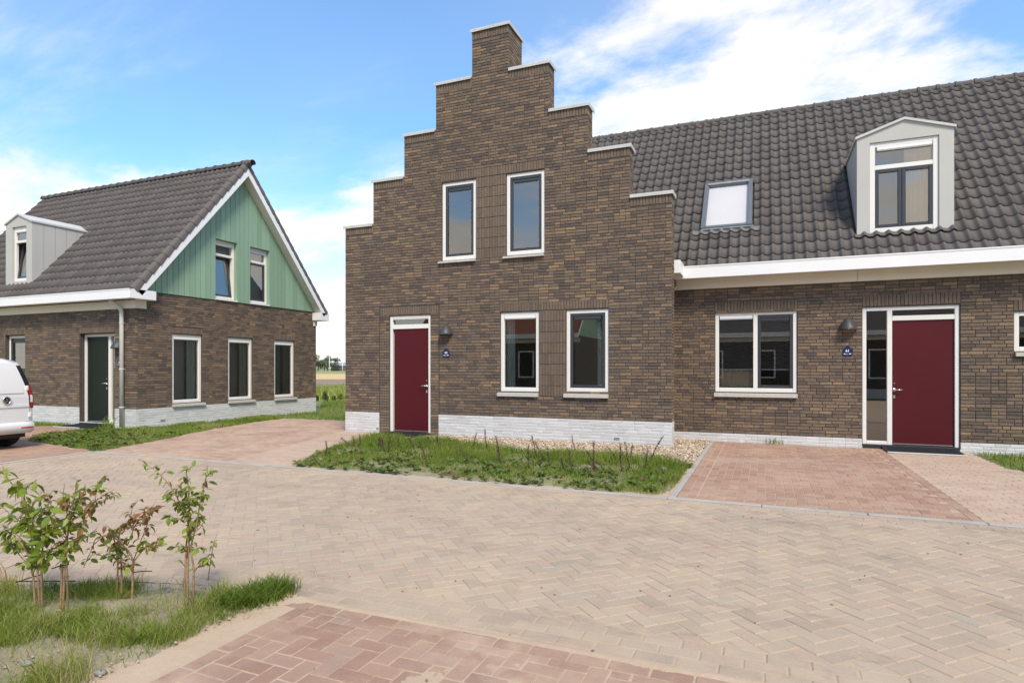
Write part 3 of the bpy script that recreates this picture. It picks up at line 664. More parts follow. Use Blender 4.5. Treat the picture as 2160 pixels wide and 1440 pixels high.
# ---- beds and lawns (soil sheets; the plants come later)
BED = [(-6.66, YK + .02), (-1.03, YK + .02), (-1.03, 9.55), (-1.45, 9.72), (-2.3, 10.0), (-3.6, 9.85), (-4.9, 10.25), (-5.9, 10.9), (-6.6, 10.85), (-7.6, 10.68), (-7.70, 10.2), (-7.42, 9.1)]
def edge_dist(x, y, poly):
    best = 9
    for i in range(len(poly)):
        (ax, ay), (bx, by) = poly[i], poly[(i + 1) % len(poly)]; L = (bx - ax) ** 2 + (by - ay) ** 2; t = max(0, min(1, ((x - ax) * (bx - ax) + (y - ay) * (by - ay)) / L)); best = min(best, math.hypot(x - ax - t * (bx - ax), y - ay - t * (by - ay)))
    return best
def bumpy(name, poly, z, mat, step=.12, amp=.02, s=1.3, fall=.18, lo=-.012, box=None):
    xs = [q[0] for q in poly]; ys = [q[1] for q in poly]; b = MB()
    x0, x1, y0, y1 = box or (min(xs), max(xs), min(ys), max(ys)); gx = np.arange(x0, x1 + step, step); gy = np.arange(y0, y1 + step, step)
    def h(x, y):
        e = edge_dist(x, y, poly) + .10 * mnoise.fractal(Vector((x * 2.3, y * 2.3, 8)), 1, 2, 3); k = max(0, min(1, e / fall)); k = k * k * (3 - 2 * k)
        return lo + (z - lo) * k + k * amp * mnoise.fractal(Vector((x * s, y * s, 3.3)), 1, 2, 3)
    for i in range(len(gx) - 1):
        for j in range(len(gy) - 1):
            c = (gx[i] + step / 2, gy[j] + step / 2)
            if inpoly(*c, poly): b.quad(*[(x, y, h(x, y)) for x, y in ((gx[i], gy[j]), (gx[i + 1], gy[j]), (gx[i + 1], gy[j + 1]), (gx[i], gy[j + 1]))])
    o = b.build(name, mat, None, True); o['kind'] = 'structure'; return o
sheet('bed_ground', [(-6.70, YK - .01), (-1.02, YK - .01), (-1.02, 13.04), (-1.9, 13.04), (-1.9, 11.8), (-6.62, 11.8), (-6.62, 10.76), (-7.65, 10.72), (-7.75, 10.2), (-7.45, 9.1)], -0.004, 'sand')
bumpy('planting_bed', BED, 0.015, 'bed_soil', .10, .02, 1.3, .25)
NEARBED = [(-9, -4), (-2.86, -4), (-2.86, 2.95), (-3.05, YN - .10), (-3.5, YN - .09), (-4.3, near_edge(-4.3) - .10), (-5, near_edge(-5) - .10), (-6, near_edge(-6) - .1), (-8, near_edge(-8) - .1), (-9, near_edge(-9) - .1)]
sheet('bed_sand', [(-9, -4), (-2.80, -4), (-2.80, YN - .05), (-3.5, YN - .055), (-4.3, near_edge(-4.3) - .02), (-5, near_edge(-5) - .02), (-6, near_edge(-6) - .02), (-8, near_edge(-8) - .02), (-9, near_edge(-9) - .02)], -.0062, 'sand')
bumpy('shrub_bed', NEARBED, 0.014, 'soil', .03, .026, 4.5, .22, -.014, (-7, -2.86, .6, YN))

# ================================================================== HOUSES
def tile_profile(t): return 0.050 * ((1 + math.cos(2 * math.pi * (t - .78))) / 2) ** 2.2 - .003 * math.sin(2 * math.pi * (t - .3))
TW, TE = 0.2, 0.3214
def tile_proto(ex):
    def fn(b):
        ts = [i / 11 for i in range(12)] + [1.04]; vs = []; Lg = ex + .05
        for t in ts:
            x = t * TW; h = tile_profile(t)
            vs += [(x, 0.0, h + .008), (x, 0.0, h + .031), (x, Lg, h + .031 - .026 * Lg / ex)]
        n = len(ts); fs = []
        for i in range(n - 1):
            a, c = 3 * i, 3 * (i + 1); fs += [(a, c, c + 1, a + 1), (a + 1, c + 1, c + 2, a + 2)]
        fs += [(3 * (n - 1), 3 * (n - 1) + 2, 3 * (n - 1) + 1), (0, 1, 2)]
        b.add(vs, fs)
    return fn
class Slope:
    """roof plane; local (x, s up the slope, n normal)"""
    def __init__(s, Y0, z0, p, sgn=1):
        s.Y0, s.z0, s.c, s.s, s.g = Y0, z0, math.cos(p), math.sin(p), sgn
        s.M = np.array([[1, 0, 0], [0, sgn * s.c, -sgn * s.s], [0, s.s, s.c]])
    def T(s, x, a, n): return (x, s.Y0 + s.g * (a * s.c - n * s.s), s.z0 + a * s.s + n * s.c)
def tile_roof(parent, sl, x0, x1, nrow, ex, holes=(), limit=300, name='roof'):
    b = MB(sl.T); xs = [x0, x1] + [h[i] for h in holes for i in (0, 1)]; ss = [-.02, nrow * ex] + [h[i] for h in holes for i in (2, 3)]
    inh = lambda x, a: any(h[0] < x < h[1] and h[2] < a < h[3] for h in holes)
    xs = sorted(set(xs)); ss = sorted(set(ss))
    for i in range(len(xs) - 1):
        for j in range(len(ss) - 1):
            if not inh((xs[i] + xs[i + 1]) / 2, (ss[j] + ss[j + 1]) / 2): b.quad((xs[i], ss[j], -.06), (xs[i + 1], ss[j], -.06), (xs[i + 1], ss[j + 1], -.06), (xs[i], ss[j + 1], -.06))
    roof = b.build(name, 'dark_soffit', parent)
    ps = Pieces(roof, 'tile', 'roof_tile', limit, 'tile_field', True); ps.proto('t', tile_proto(ex)); rr = random.Random(5)
    for k in range(nrow):
        for i in range(int(round((x1 - x0) / TW))):
            x = x0 + i * TW
            if inh(x + TW / 2, (k + .55) * ex): continue
            ps.put('t', sl.M, sl.T(x + rr.uniform(-.002, .002), k * ex + rr.uniform(-.005, .005), -.035 + rr.uniform(-.0025, .0025)), rr.random(), 1)
    ps.finish(); return roof
def ridge_tiles(roof, x0, x1, Y, z, r=.105, step=.36, name='ridge_tile'):
    b = MB(); n = 8
    for xa, xb, ra, rb in ((0, step + .03, r, r * .96), (-.012, .032, r + .017, r + .017)):
        vs = []
        for k in range(n + 1):
            a = R(-20) + R(220) * k / n
            for x, q in ((xa, ra), (xb, rb)): vs.append((x, q * math.cos(a), q * math.sin(a) * .9))
        b.add(vs, [(2 * k, 2 * k + 1, 2 * k + 3, 2 * k + 2) for k in range(n)]); b.add([vs[2 * k] for k in range(n + 1)], [tuple(range(n + 1))])
    m = b.mesh(name, 'roof_tile', True); x = x0
    while x < x1 - .05:
        link(m, name, roof, (x, Y, z + random.uniform(-.004, .004))); x += step

# ------------------------------------------------------------------ stepped gable house
Y1 = 11.72; XC = -5.40; HALF = [3.785, 2.99, 2.148, 1.325, 0.432]; ZT = [4.812, 5.808, 6.750, 7.757, 8.746]
gh = empty('stepped_gable_house', (XC, Y1, 0)); tag(gh, 'dark brick house with stepped gable and chimney beside the grass bed', 'house')
def P(o): return o
gh.location = (0, 0, 0)
T, M = frame_front(Y1)
OPG = [(-7.945, -6.862, .045, 2.69), (-5.167, -4.289, 1.0, 2.672), (-3.71, -2.829, 1.006, 2.674), (-6.577, -5.733, 3.856, 5.577), (-5.03, -4.168, 3.862, 5.588)]
def half_at(z):
    for h, t in zip(HALF, ZT):
        if z < t: return h
    return 0
HS = [h - .009 for h in HALF]
b = MB(T); xs = [XC - h for h in HS] + [XC + h for h in HS] + [o[i] for o in OPG for i in (0, 1)]; zs = [-.1] + ZT + [o[i] for o in OPG for i in (2, 3)]
cell_wall(b, xs, zs, lambda x, z: abs(x - XC) < half_at(z) - .009 and not any(o[0] < x < o[1] and o[2] < z < o[3] for o in OPG), -.35, -.009)
b.box(XC - .423, XC + .423, -.752, -.352, 6.6, 8.746); gwall = b.build('wall', 'mortar', gh)
SOL = [(-8.2, -6.65, 2.70, 2.885), (-5.175, -2.829, 2.682, 2.868), (-6.603, -4.165, 5.595, 5.785)]
MID = [(-4.285, -3.714, .915, 2.675), (-5.729, -5.034, 3.84, 5.588)]
TOPS = [(XC - HALF[i], XC - (HALF[i + 1] if i < 4 else 0), ZT[i] - .185, ZT[i]) for i in range(5)] + [(XC + (HALF[i + 1] if i < 4 else 0), XC + HALF[i], ZT[i] - .185, ZT[i]) for i in range(5)]
ps = Pieces(gwall, 'brick', 'brick', 300, 'brick_field'); pp = Pieces(gwall, 'painted_brick', 'white_painted_brick', 300, 'painted_brick_field')
PL = [(-9.185, -8.219), (-6.655, -1.615)]
HO = OPG + SOL + MID + TOPS
def hol(z, lst): return [(o[0], o[1]) for o in lst if o[2] - .004 < z < o[3] + .004]
def gs(z):
    s = [(XC - half_at(z), XC + half_at(z))]
    return cut(s, hol(z, HO) + (PL if z < .47 else []) + ([(-8.222, -8.2), (-6.655, -6.633)] if z < 2.885 else []))
Z0 = -.03
lay_courses(ps, T, M, gs, Z0, Z0 + 8 * CO, seedk=1); lay_courses(ps, T, M, gs, Z0 + 8 * CO, Z0 + 8 * CO + 132 * CO, seedk=2)
lay_courses(pp, T, M, lambda z: PL if z < .47 else [], Z0, Z0 + 8 * CO, seedk=3)
for s in SOL + TOPS: soldiers(ps, T, M, *s)
for a0, a1, z0, z1 in MID:
    for k in range(8): soldiers(ps, T, M, a0, a1, z0 + k * (z1 - z0) / 8, z0 + (k + 1) * (z1 - z0) / 8)
# brick returns of the steps (faces turned to the driveway of the row house)
for i in range(5):
    T2, M2 = frame_side(XC + HALF[i] - .0005); zb = Z0 if i == 0 else ZT[i - 1] + .03; ya, yb = Y1 + .048, Y1 + (.36 if i < 4 else .76)
    if i == 0: lay_courses(pp, T2, M2, lambda z: [(ya, yb)], Z0, Z0 + 8 * CO, .01, 40); zb = Z0 + 8 * CO
    lay_courses(ps, T2, M2, lambda z: [(ya, yb)], zb, ZT[i] - .185, .01, 41 + i); 
    soldiers_n = max(1, round((yb - ya) / .0625))
    for k in range(soldiers_n): put_brick(ps, T2, M2, ya + k * (yb - ya) / soldiers_n, ya + (k + 1) * (yb - ya) / soldiers_n, ZT[i] - .185, ZT[i], None, .01)
ps.finish(); pp.finish()
b = MB(T)
for a0, a1 in PL: b.quad((a0, -.0045, -.08), (a1, -.0045, -.08), (a1, -.0045, .468), (a0, -.0045, .468))
b.quad((-1.6185, -.36, -.08), (-1.6185, -.02, -.08), (-1.6185, -.02, .468), (-1.6185, -.36, .468)); b.build('plinth_render', 'painted_mortar', gwall)
b = MB(T); b.box(-2.722, -2.61, -.02, .004, .085, .14); b.box(-8.30, -8.235, -.02, .004, .07, .12)
for k in range(5): b.box(-2.715 + k * .022, -2.703 + k * .022, 0, .006, .09, .135)
b.build('air_brick', 'vent_grey', gwall)
for i in range(5):
    for sgn in ((-1, 1) if i < 4 else (0,)):
        a0, a1 = (XC - HALF[i] - .035, XC - HALF[i + 1] - .002) if sgn == -1 else ((XC + HALF[i + 1] + .002, XC + HALF[i] + .035) if sgn == 1 else (XC - HALF[4] - .035, XC + HALF[4] + .035))
        b = MB(T); b.box(a0, a1, -.40 if i < 4 else -.80, .035, ZT[i] + .003, ZT[i] + .044, .004)
        if sgn >= 0: b.box(a1 - .012, a1 - .001, -.40 if i < 4 else -.80, .034, ZT[i] - .028, ZT[i] + .004)
        b.box(a0 + .001, a1 - .013, .024, .034, ZT[i] - .02, ZT[i] + .004); b.build('coping', 'cap_metal', gh)
door_unit(gh, T, -7.942, -6.866, .045, 2.688, (-7.838, -6.900, .062, 2.377), 'red_door', 0.03, .065, [(-7.83, -6.91, 2.49, 2.60)], [(-7.876, -6.932, 2.385, 2.485), (-7.876, -6.932, 2.60, 2.62)], (-6.985, 1.10, -1), 'plain dark red front door under a narrow transom light')
w = window(gh, T, *OPG[1], vent='white', sl=(-5.212, -4.297, .905, .985))
curtain(T, -5.10, -4.90, 1.09, 2.60, -.19, w, 'pale_curtain', 4, 'curtain', .018)
w = window(gh, T, *OPG[2], dark=True, sl=(-3.744, -2.829, .905, .985)); curtain(T, -3.10, -2.91, 1.09, 2.60, -.19, w, 'pale_curtain', 3, 'curtain', .018)
window(gh, T, *OPG[3], dark=True, sl=(-6.637, -5.736, 3.80, 3.85)); window(gh, T, *OPG[4], dark=True, sl=(-5.081, -4.176, 3.80, 3.852))
room(gh, -9.1, -1.85, Y1 + .36, Y1 + 4.6, .02, 2.95); room(gh, -7.45, -3.35, Y1 + .36, Y1 + 3.4, 3.1, 5.72)
# body behind the gable: side walls and its own roof, kept below the parapet
b = MB(); b.box(-9.17, -9.06, Y1 + .352, 21.5, -.1, 3.3); b.box(-1.93, -1.82, Y1 + .352, 13.04, -.1, 3.3); b.box(-9.06, -1.93, 21.4, 21.5, -.1, 3.3); b.build('side_wall', 'brick', gh)
b = MB(); zr = 7.3
for sg in (-1, 1): b.add([(XC, Y1 + .352, zr), (XC, 21.5, zr), (XC + sg * 3.7, 21.5, 3.35), (XC + sg * 3.7, Y1 + .352, 3.35), (XC, Y1 + .352, zr - .15), (XC, 21.5, zr - .15), (XC + sg * 3.7, 21.5, 3.2), (XC + sg * 3.7, Y1 + .352, 3.2)], [(0, 1, 2, 3), (4, 7, 6, 5), (1, 5, 6, 2), (0, 3, 7, 4), (3, 2, 6, 7)])
b.build('roof', 'roof_tile', gh)
b = MB(); b.box(-1.80, -1.505, 12.09, 12.64, 3.345, 3.60, .004); b.build('gutter', 'white_trim', gh)

# ------------------------------------------------------------------ row house
Y2 = 13.05; RX0, RX1 = -1.80, 8.2
rh = empty('row_house'); tag(rh, 'low brick house with grey tiled roof, gabled dormer and skylight', 'house')
T, M = frame_front(Y2)
OPR = [(-.934, .598, 1.006, 2.634), (1.705, 3.235, .068, 2.64), (4.009, 4.90, 1.776, 2.48)]
b = MB(T); cell_wall(b, [RX0, RX1] + [o[i] for o in OPR for i in (0, 1)], [-.1, 3.32] + [o[i] for o in OPR for i in (2, 3)], lambda x, z: not any(o[0] < x < o[1] and o[2] < z < o[3] for o in OPR), -.30, -.009)
rwall = b.build('wall', 'mortar', rh)
SOLR = [(-.938, .605, 2.645, 2.85), (1.705, 3.243, 2.652, 2.87), (4.0, 4.9, 2.49, 2.69)]
ps = Pieces(rwall, 'brick', 'brick', 300, 'brick_field'); pp = Pieces(rwall, 'painted_brick', 'white_painted_brick', 150, 'painted_brick_field')
Zr = -.018
rs = lambda z: cut([(RX0, 6.4)], hol(z, OPR + SOLR)); rp = lambda z: cut([(RX0, 6.4)], hol(z, OPR))
lay_courses(pp, T, M, rp, Zr, Zr + 3 * CO, seedk=11); lay_courses(ps, T, M, rs, Zr + 3 * CO, Zr + 51 * CO, seedk=12)
for s in SOLR: soldiers(ps, T, M, *s)
ps.finish(); pp.finish()
b = MB(T)
for a0, a1 in ((RX0, 1.70), (3.24, 6.4)): b.quad((a0, -.0045, -.08), (a1, -.0045, -.08), (a1, -.0045, .168), (a0, -.0045, .168))
b.build('plinth_render', 'painted_mortar', rwall)
b = MB(T); frame_rect(b, -.93, .594, 1.009, 2.63, .072, -.125, -.035, .006, .085); b.box(-.205, -.123, -.125, -.037, 1.094, 2.558, .006); w = b.build('window', 'cream_frame', rh); w['label'] = 'two light window with pleated blinds half down'
pane(T, -.858, -.205, 1.094, 2.558, -.08, w); sash(T, -.118, .518, 1.10, 2.552, -.057, w); grille(T, -.845, -.215, 2.552, -.055, w); grille(T, -.06, .46, 2.50, -.07, w, 'sash_grey', .06)
sill(T, -.948, -.17, .915, .995, w); sill(T, -.167, .601, .915, .995, w)
for a0, a1 in ((-.85, -.21), (-.06, .455)):
    b = MB(T); n = 46; vs = []
    for i in range(n + 1): z = 1.48 + (2.50 - 1.48) * i / n; o = -.16 + (.011 if i % 2 else -.011); vs += [(a0, o, z), (a1, o, z)]
    b.add(vs, [(2 * i, 2 * i + 1, 2 * i + 3, 2 * i + 2) for i in range(n)]); b.build('blind', 'pleated_blind', w)
    b = MB(T); b.box(a0, a1, -.175, -.145, 1.455, 1.478); b.box(a0, a1, -.175, -.145, 2.50, 2.53); b.build('blind_rail', 'white_trim', w)
curtain(T, -.85, -.22, 1.10, 1.455, -.24, w, 'curtain', 7, 'curtain', .02)
door_unit(rh, T, 1.709, 3.231, .068, 2.636, (2.205, 3.140, .085, 2.372), 'red_door', 0.035, .068, [(1.775, 2.118, .13, 2.56), (2.19, 3.145, 2.465, 2.56)], [(2.114, 2.196, .068, 2.568), (1.778, 2.113, .068, .132), (2.197, 3.162, 2.375, 2.465)], (2.232, 1.095, 1), 'plain dark red front door with tall glazed side light')
window(rh, T, *OPR[2], vent=None, sl=(4.02, 4.92, 1.70, 1.77))
room(rh, -1.75, 1.5, Y2 + .31, Y2 + 4.5, .02, 2.95); room(rh, 1.55, 7.9, Y2 + .31, Y2 + 4.5, .02, 2.95)
b = MB(); b.box(.2, .32, 14.5, 15.2, .05, 1.2, .01); b.box(-.4, .9, 14.4, 15.2, .72, .76, .01); b.build('table', 'furniture', rh)
PR = R(48.2); SLR = Slope(12.72, 3.50, PR); cR = math.cos(PR); sv = lambda y: (y - 12.72) / cR
DH = (1.66, 3.16, sv(13.25), sv(14.80)); SH = (-1.22, -.27, sv(13.60), sv(14.66))
rroof = tile_roof(rh, SLR, -4.6, 8.2, 19, TE, [DH, SH])
ridge_tiles(rroof, -4.7, 8.2, 16.80, 7.985, .10, .365)
b = MB(); SB = Slope(20.86, 3.50, PR, -1); b.T = SB.T; b.quad((-4.6, 0, 0), (8.2, 0, 0), (8.2, 6.1, 0), (-4.6, 6.1, 0)); b.build('rear_slope', 'roof_tile', rroof)
b = MB(); b.prism([(13.05, -.1), (20.6, -.1), (20.6, 3.5), (16.79, 7.9), (12.95, 3.6)], 0, 8.05, 8.18); b.box(-1.8, 8.05, 20.5, 20.6, -.1, 3.4); b.build('side_wall', 'mortar', rh)
b = MB(); b.prism([(12.62, 3.305), (12.62, 3.545), (12.655, 3.545), (12.655, 3.36), (13.0, 3.40), (13.0, 3.335)], 0, -1.80, 8.2); b.prism([(12.612, 3.525), (12.612, 3.55), (12.662, 3.55), (12.662, 3.525)], 0, -1.505, 8.2); b.build('gutter', 'white_trim', rh)
for x0, x1 in ((-1.80, 1.62), (1.625, 5.6), (5.605, 8.2)):
    b = MB(); b.box(x0, x1, 13.0, 13.048, 3.128, 3.334, .002); b.build('fascia_board', 'fascia', rh)
# skylight
sT = SLR.T; x0, x1, s0, s1 = -1.262, -.235, sv(13.565), sv(14.705)
b = MB(sT); fw = .10
b.box(x0, x0 + fw, s0, s1, -.05, .075, .008); b.box(x1 - fw, x1, s0, s1, -.05, .075, .008); b.box(x0 + fw + .001, x1 - fw - .001, s0, s0 + .075, -.05, .068, .008); b.box(x0 + fw + .001, x1 - fw - .001, s1 - .13, s1, -.05, .085, .01)
sk = b.build('skylight', 'skylight_frame', rh)
b = MB(sT); b.box(x0 + .07, x1 - .07, s1 - .125, s1 - .07, .083, .105, .01); b.box(x0 + .02, x1 - .02, s0 - .035, s0 - .002, -.02, .05, .006); b.build('cover_profile', 'zinc', sk)
b = MB(sT); b.quad((x0 + fw, s0 + .075, .045), (x1 - fw, s0 + .075, .045), (x1 - fw, s1 - .13, .045), (x0 + fw, s1 - .13, .045)); b.build('pane', 'skylight_glass', sk)
b = MB(sT); b.quad((x0 + fw - .02, s0 + .05, .01), (x1 - fw + .02, s0 + .05, .01), (x1 - fw + .02, s1 - .1, .01), (x0 + fw - .02, s1 - .1, .01)); b.build('blind', 'white_blind', sk)
def apron(parent, sT, xa, xb, sa, sb, x00, mat='lead'):
    b = MB(sT); n = int((xb - xa) / .0125); vs = []
    for i in range(n + 1):
        x = xa + (xb - xa) * i / n; h = tile_profile(((x - x00) / TW) % 1.0) - .035
        for s, d in ((sa, .047), (sa + .05, .047), (sb, .03)): vs.append((x, s, h + d))
    b.add(vs, [(3 * i + j, 3 * i + 3 + j, 3 * i + 4 + j, 3 * i + 1 + j) for i in range(n) for j in range(2)]); b.build('lead_apron', mat, parent, True)
apron(sk, sT, x0 - .16, x1 + .16, s0 - .15, s0 + .02, -4.6)
def dormer(house, sl, X0, X1, Yf, zb, zt, za, yr, win, sash_fn, seams=4, ov=.03):
    """gabled dormer with flat ridge running back to the roof"""
    T, M = frame_front(Yf); xm = (X0 + X1) / 2; a0, a1, z0, z1 = win
    b = MB(T); xs = [X0, X1, a0, a1]; cell_wall(b, xs, [zb, zt - .03, z0, z1], lambda x, z: not (a0 < x < a1 and z0 < z < z1), -.12, 0)
    b.prism([(X0, zt - .03), (X1, zt - .03), (X1 - .02, zt - .02), (xm, za - .04), (X0 + .02, zt - .02)], 1, -.11, -.001); d = b.build('dormer', 'dormer_panel', house)
    for sg, xx in ((-1, X0), (1, X1)):
        b = MB(); n = seams; 
        for k in range(n):
            y0 = Yf + .003 + (yr - Yf) * k / n + (.006 if k else 0.118 * 0); y1 = Yf + (yr - Yf) * (k + 1) / n
            zbk = lambda y: min(zt - .03, sl.z0 + (y - sl.Y0) * sl.s / sl.c - .04)
            xa, xb = (xx, xx + .02) if sg < 0 else (xx - .02, xx)
            y0 = max(y0, Yf + .122)
            b.prism([(y0, zbk(y0)), (y1, zbk(y1)), (y1, zt - .031), (y0, zt - .031)], 0, xa, xb)
        b.build('cheek', 'dormer_panel', d)
    b = MB(); yb = yr + .12
    for sg in (-1, 1):
        xe = X0 - ov if sg < 0 else X1 + ov
        b.add([(xm, Yf - .035, za), (xe, Yf - .035, zt), (xe, yr, zt), (xm, yr + .28, za), (xm, Yf - .035, za - .045), (xe, Yf - .035, zt - .045), (xe, yr, zt - .045), (xm, yr + .28, za - .045)], [(0, 3, 2, 1), (4, 5, 6, 7), (0, 1, 5, 4), (1, 2, 6, 5), (2, 3, 7, 6)])
    b.build('dormer_roof', 'cap_metal', d)
    sash_fn(d, T)
    b = MB(); b.box(X0 + .03, X1 - .03, yr - .3, yr - .27, zb, zt - .05); b.build('room_back', 'room_wall', d)
    return d
def dw_right(d, T):
    a0, a1, z0, z1 = 1.852, 2.953, 4.056, 5.762
    b = MB(T); frame_rect(b, a0, a1, z0, z1, .088, -.12, -.03, .006); b.box(a0 + .0885, a1 - .0885, -.12, -.034, 5.248, 5.33, .006); b.build('window_frame', 'cream_frame', d)
    sash(T, a0 + .09, 2.375, z0 + .09, 5.246, -.052, d, .062); sash(T, 2.378, a1 - .09, z0 + .09, 5.246, -.052, d, .062)
    pane(T, a0 + .088, a1 - .088, 5.33, z1 - .088, -.08, d); grille(T, a0 + .12, a1 - .10, z1 - .092, -.045, d)
    curtain(T, 2.42, a1 - .1, z0 + .05, z1 - .1, -.105, d, 'curtain', 6, 'curtain', .018); b = MB(T); b.box(a0 + .1, a1 - .1, -.24, -.21, z1 - .10, z1 - .07); b.build('curtain_rail', 'white_trim', d)
dR = dormer(rh, SLR, 1.637, 3.181, 13.207, 4.03, 5.90, 6.165, 14.86, (1.85, 2.955, 4.054, 5.764), dw_right, 4)
apron(dR, sT, 1.60, 3.22, sv(13.207) - .10, sv(13.207) + .03, -4.6, 'roof_tile')

# ------------------------------------------------------------------ green gabled house across the driveway
XL, YL, YB2 = -14.41, 10.27, 16.81; XW = -23.8
lh = empty('green_gabled_house'); tag(lh, 'brick house with green boarded gable and white bargeboards beyond the driveway', 'house')
TG, MG = frame_side(XL); TF, MF = frame_front(YL)
OPL = [(11.262, 12.187, .556, 2.403), (13.066, 13.98, .55, 2.394), (14.865, 15.762, .545, 2.386)]; SOLL = [(o[0], o[1] + .01, o[3] + .008, o[3] + .17) for o in OPL]
b = MB(TG); UP = [(12.60, 13.366, 3.43, 5.18), (13.855, 14.628, 3.43, 5.18)]
cell_wall(b, [YL + .012, YB2] + [o[i] for o in OPL + UP for i in (0, 1)], [-.1, 3.43] + [o[i] for o in OPL for i in (2, 3)], lambda x, z: not any(o[0] < x < o[1] and o[2] < z < o[3] for o in OPL), -.30, -.009); lw = b.build('wall', 'mortar', lh)
ps = Pieces(lw, 'brick', 'brick', 220, 'brick_field'); pp = Pieces(lw, 'painted_brick', 'white_painted_brick', 150, 'painted_brick_field')
lay_courses(pp, TG, MG, lambda z: [(YL + .047, YB2)], Z0, Z0 + 8 * CO, seedk=21)
lay_courses(ps, TG, MG, lambda z: cut([(YL + .047, YB2)], hol(z, OPL + SOLL)), Z0 + 8 * CO, 3.42, seedk=22)
for s in SOLL: soldiers(ps, TG, MG, *s)
ps.finish(); pp.finish()
b = MB(TG); b.quad((YL, -.0045, -.08), (YB2, -.0045, -.08), (YB2, -.0045, .468), (YL, -.0045, .468)); b.build('plinth_render', 'painted_mortar', lw)
b = MB(TG); b.box(10.93, 11.05, -.02, .004, .11, .165); b.build('air_brick', 'vent_grey', lw)
OPF = [(-16.6, -15.22, .078, 2.393), (-19.85, -18.93, .9, 2.415)]; SOLF = [(-16.6, -15.2, 2.40, 2.56), (-19.85, -18.92, 2.425, 2.58)]
b = MB(TF); cell_wall(b, [XW, XL - .05] + [o[i] for o in OPF for i in (0, 1)], [-.1, 3.2] + [o[i] for o in OPF for i in (2, 3)], lambda x, z: not any(o[0] < x < o[1] and o[2] < z < o[3] for o in OPF), -.30, -.009); lf = b.build('wall', 'mortar', lh)
ps = Pieces(lf, 'brick', 'brick', 80, 'brick_field'); pp = Pieces(lf, 'painted_brick', 'white_painted_brick', 60, 'painted_brick_field')
lay_courses(pp, TF, MF, lambda z: cut([(XW, XL)], hol(z, OPF)), Z0, Z0 + 8 * CO, seedk=23)
lay_courses(ps, TF, MF, lambda z: cut([(XW, XL)], hol(z, OPF + SOLF)), Z0 + 8 * CO, 3.0, seedk=24)
for s in SOLF: soldiers(ps, TF, MF, *s)
ps.finish(); pp.finish()
b = MB(TF)
for a0, a1 in ((XW, -16.61), (-15.21, XL - .012)): b.quad((a0, -.0045, -.08), (a1, -.0045, -.08), (a1, -.0045, .468), (a0, -.0045, .468))
b.build('plinth_render', 'painted_mortar', lf)
for o in OPL:
    w = window(lh, TG, *o, rec=.045, sl=(o[0] - .005, o[1] + .07, o[2] - .085, o[2] - .012)); curtain(TG, o[1] - .36, o[1] - .06, o[2] + .06, o[3] - .06, -.18, w, 'pale_curtain', 4, 'curtain', .018)
    if o is OPL[2]: curtain(TG, o[0] + .07, o[0] + .42, o[2] + .06, o[3] - .06, -.18, w, 'pale_curtain', 5, 'curtain', .018)
door_unit(lh, TF, -16.596, -15.224, .078, 2.39, (-16.53 + .02, -15.66, .095, 2.32), 'green_door', .13, .075, [(-15.56, -15.29, .15, 2.315)], [(-15.655, -15.565, .078, 2.315), (-15.564, -15.30, .078, .15)], (-15.74, 1.10, -1), 'dark green front door with narrow glazed side light')
window(lh, TF, *OPF[1], rec=.10, dark=True, vent='dark', sl=(-19.9, -18.9, .82, .89))
room(lh, XW + .1, XL - .31, YL + .31, YB2 - .1, .02, 2.95, 'room', False); room(lh, XW + .1, XL - .31, YL + 1.4, YB2 - 1.4, 3.05, 5.25, 'upper_room')
for k_, yy in enumerate((11.6, 13.4, 15.3)):
    b = MB(TG); b.box(yy - .75, yy + .55, -1.75, -1.70, .03, 2.94); b.build('partition', 'partition_wall', lh)
b = MB(TG); b.box(11.35, 11.8, -1.28, -.9, .05, 1.35, .02); b.build('cabinet', 'appliance', lh)
b = MB(); b.box(XW, -20.0, YB2 - .1, YB2, -.1, 3.2); b.box(-20.0, XL - .31, YB2 - .1, YB2, 2.5, 3.2); b.box(-20.0, XL - .31, YB2 - .1, YB2, -.1, .3); b.box(XW, XW + .1, YL + .31, YB2 - .1, -.1, 3.2); b.build('rear_wall', 'mortar', lh)  # unseen rear wall left wide open to let sky light into the room
# boards of the gable
PLH = math.atan2(7.56 - 3.42, 3.52); tl = math.tan(PLH); YR = 13.52
def roof_in(y): return 3.42 + (min(y, 2 * YR - y) - 10.0) * tl - .30
boards = MB(TG); boards.prism([(YL + .02, 3.42), (YB2 - .02, 3.42), (YB2 - .02, roof_in(YB2)), (YR, roof_in(YR)), (YL + .02, roof_in(YL))], 1, -.30, -.29)
bg_ = []
gb = empty('gable_cladding'); gb.parent = lh
bwid = .169; y = YL - .02; k = 0
while y < YB2:
    y1 = min(y + bwid, YB2); ya_, yb_ = y + .006, y1 - .006; o = random.uniform(-.001, .001)
    cuts = sorted([ya_, yb_] + [e for u in UP for e in u[:2] if ya_ < e < yb_] + ([YR] if ya_ < YR < yb_ else [])); b = MB(TG); b.cr = random.random()
    for c0, c1 in zip(cuts[:-1], cuts[1:]):
        zlo = 5.18 if any(u[0] < (c0 + c1) / 2 < u[1] for u in UP) else 3.435; z0_, z1_ = max(zlo, roof_in(c0)), max(zlo, roof_in(c1))
        if max(z0_, z1_) > zlo + .01: b.prism([(c0, zlo), (c1, zlo), (c1, z1_), (c0, z0_)], 1, -.02, .026 + o)
    if b.v: b.build('board', 'green_board', gb)
    y = y1; k += 1
b = MB(TG); xs_ = sorted(set([YL + .01, YB2 - .01] + [u[i] for u in UP for i in (0, 1)] + [YR] + list(np.arange(10.4, 16.8, .4))))
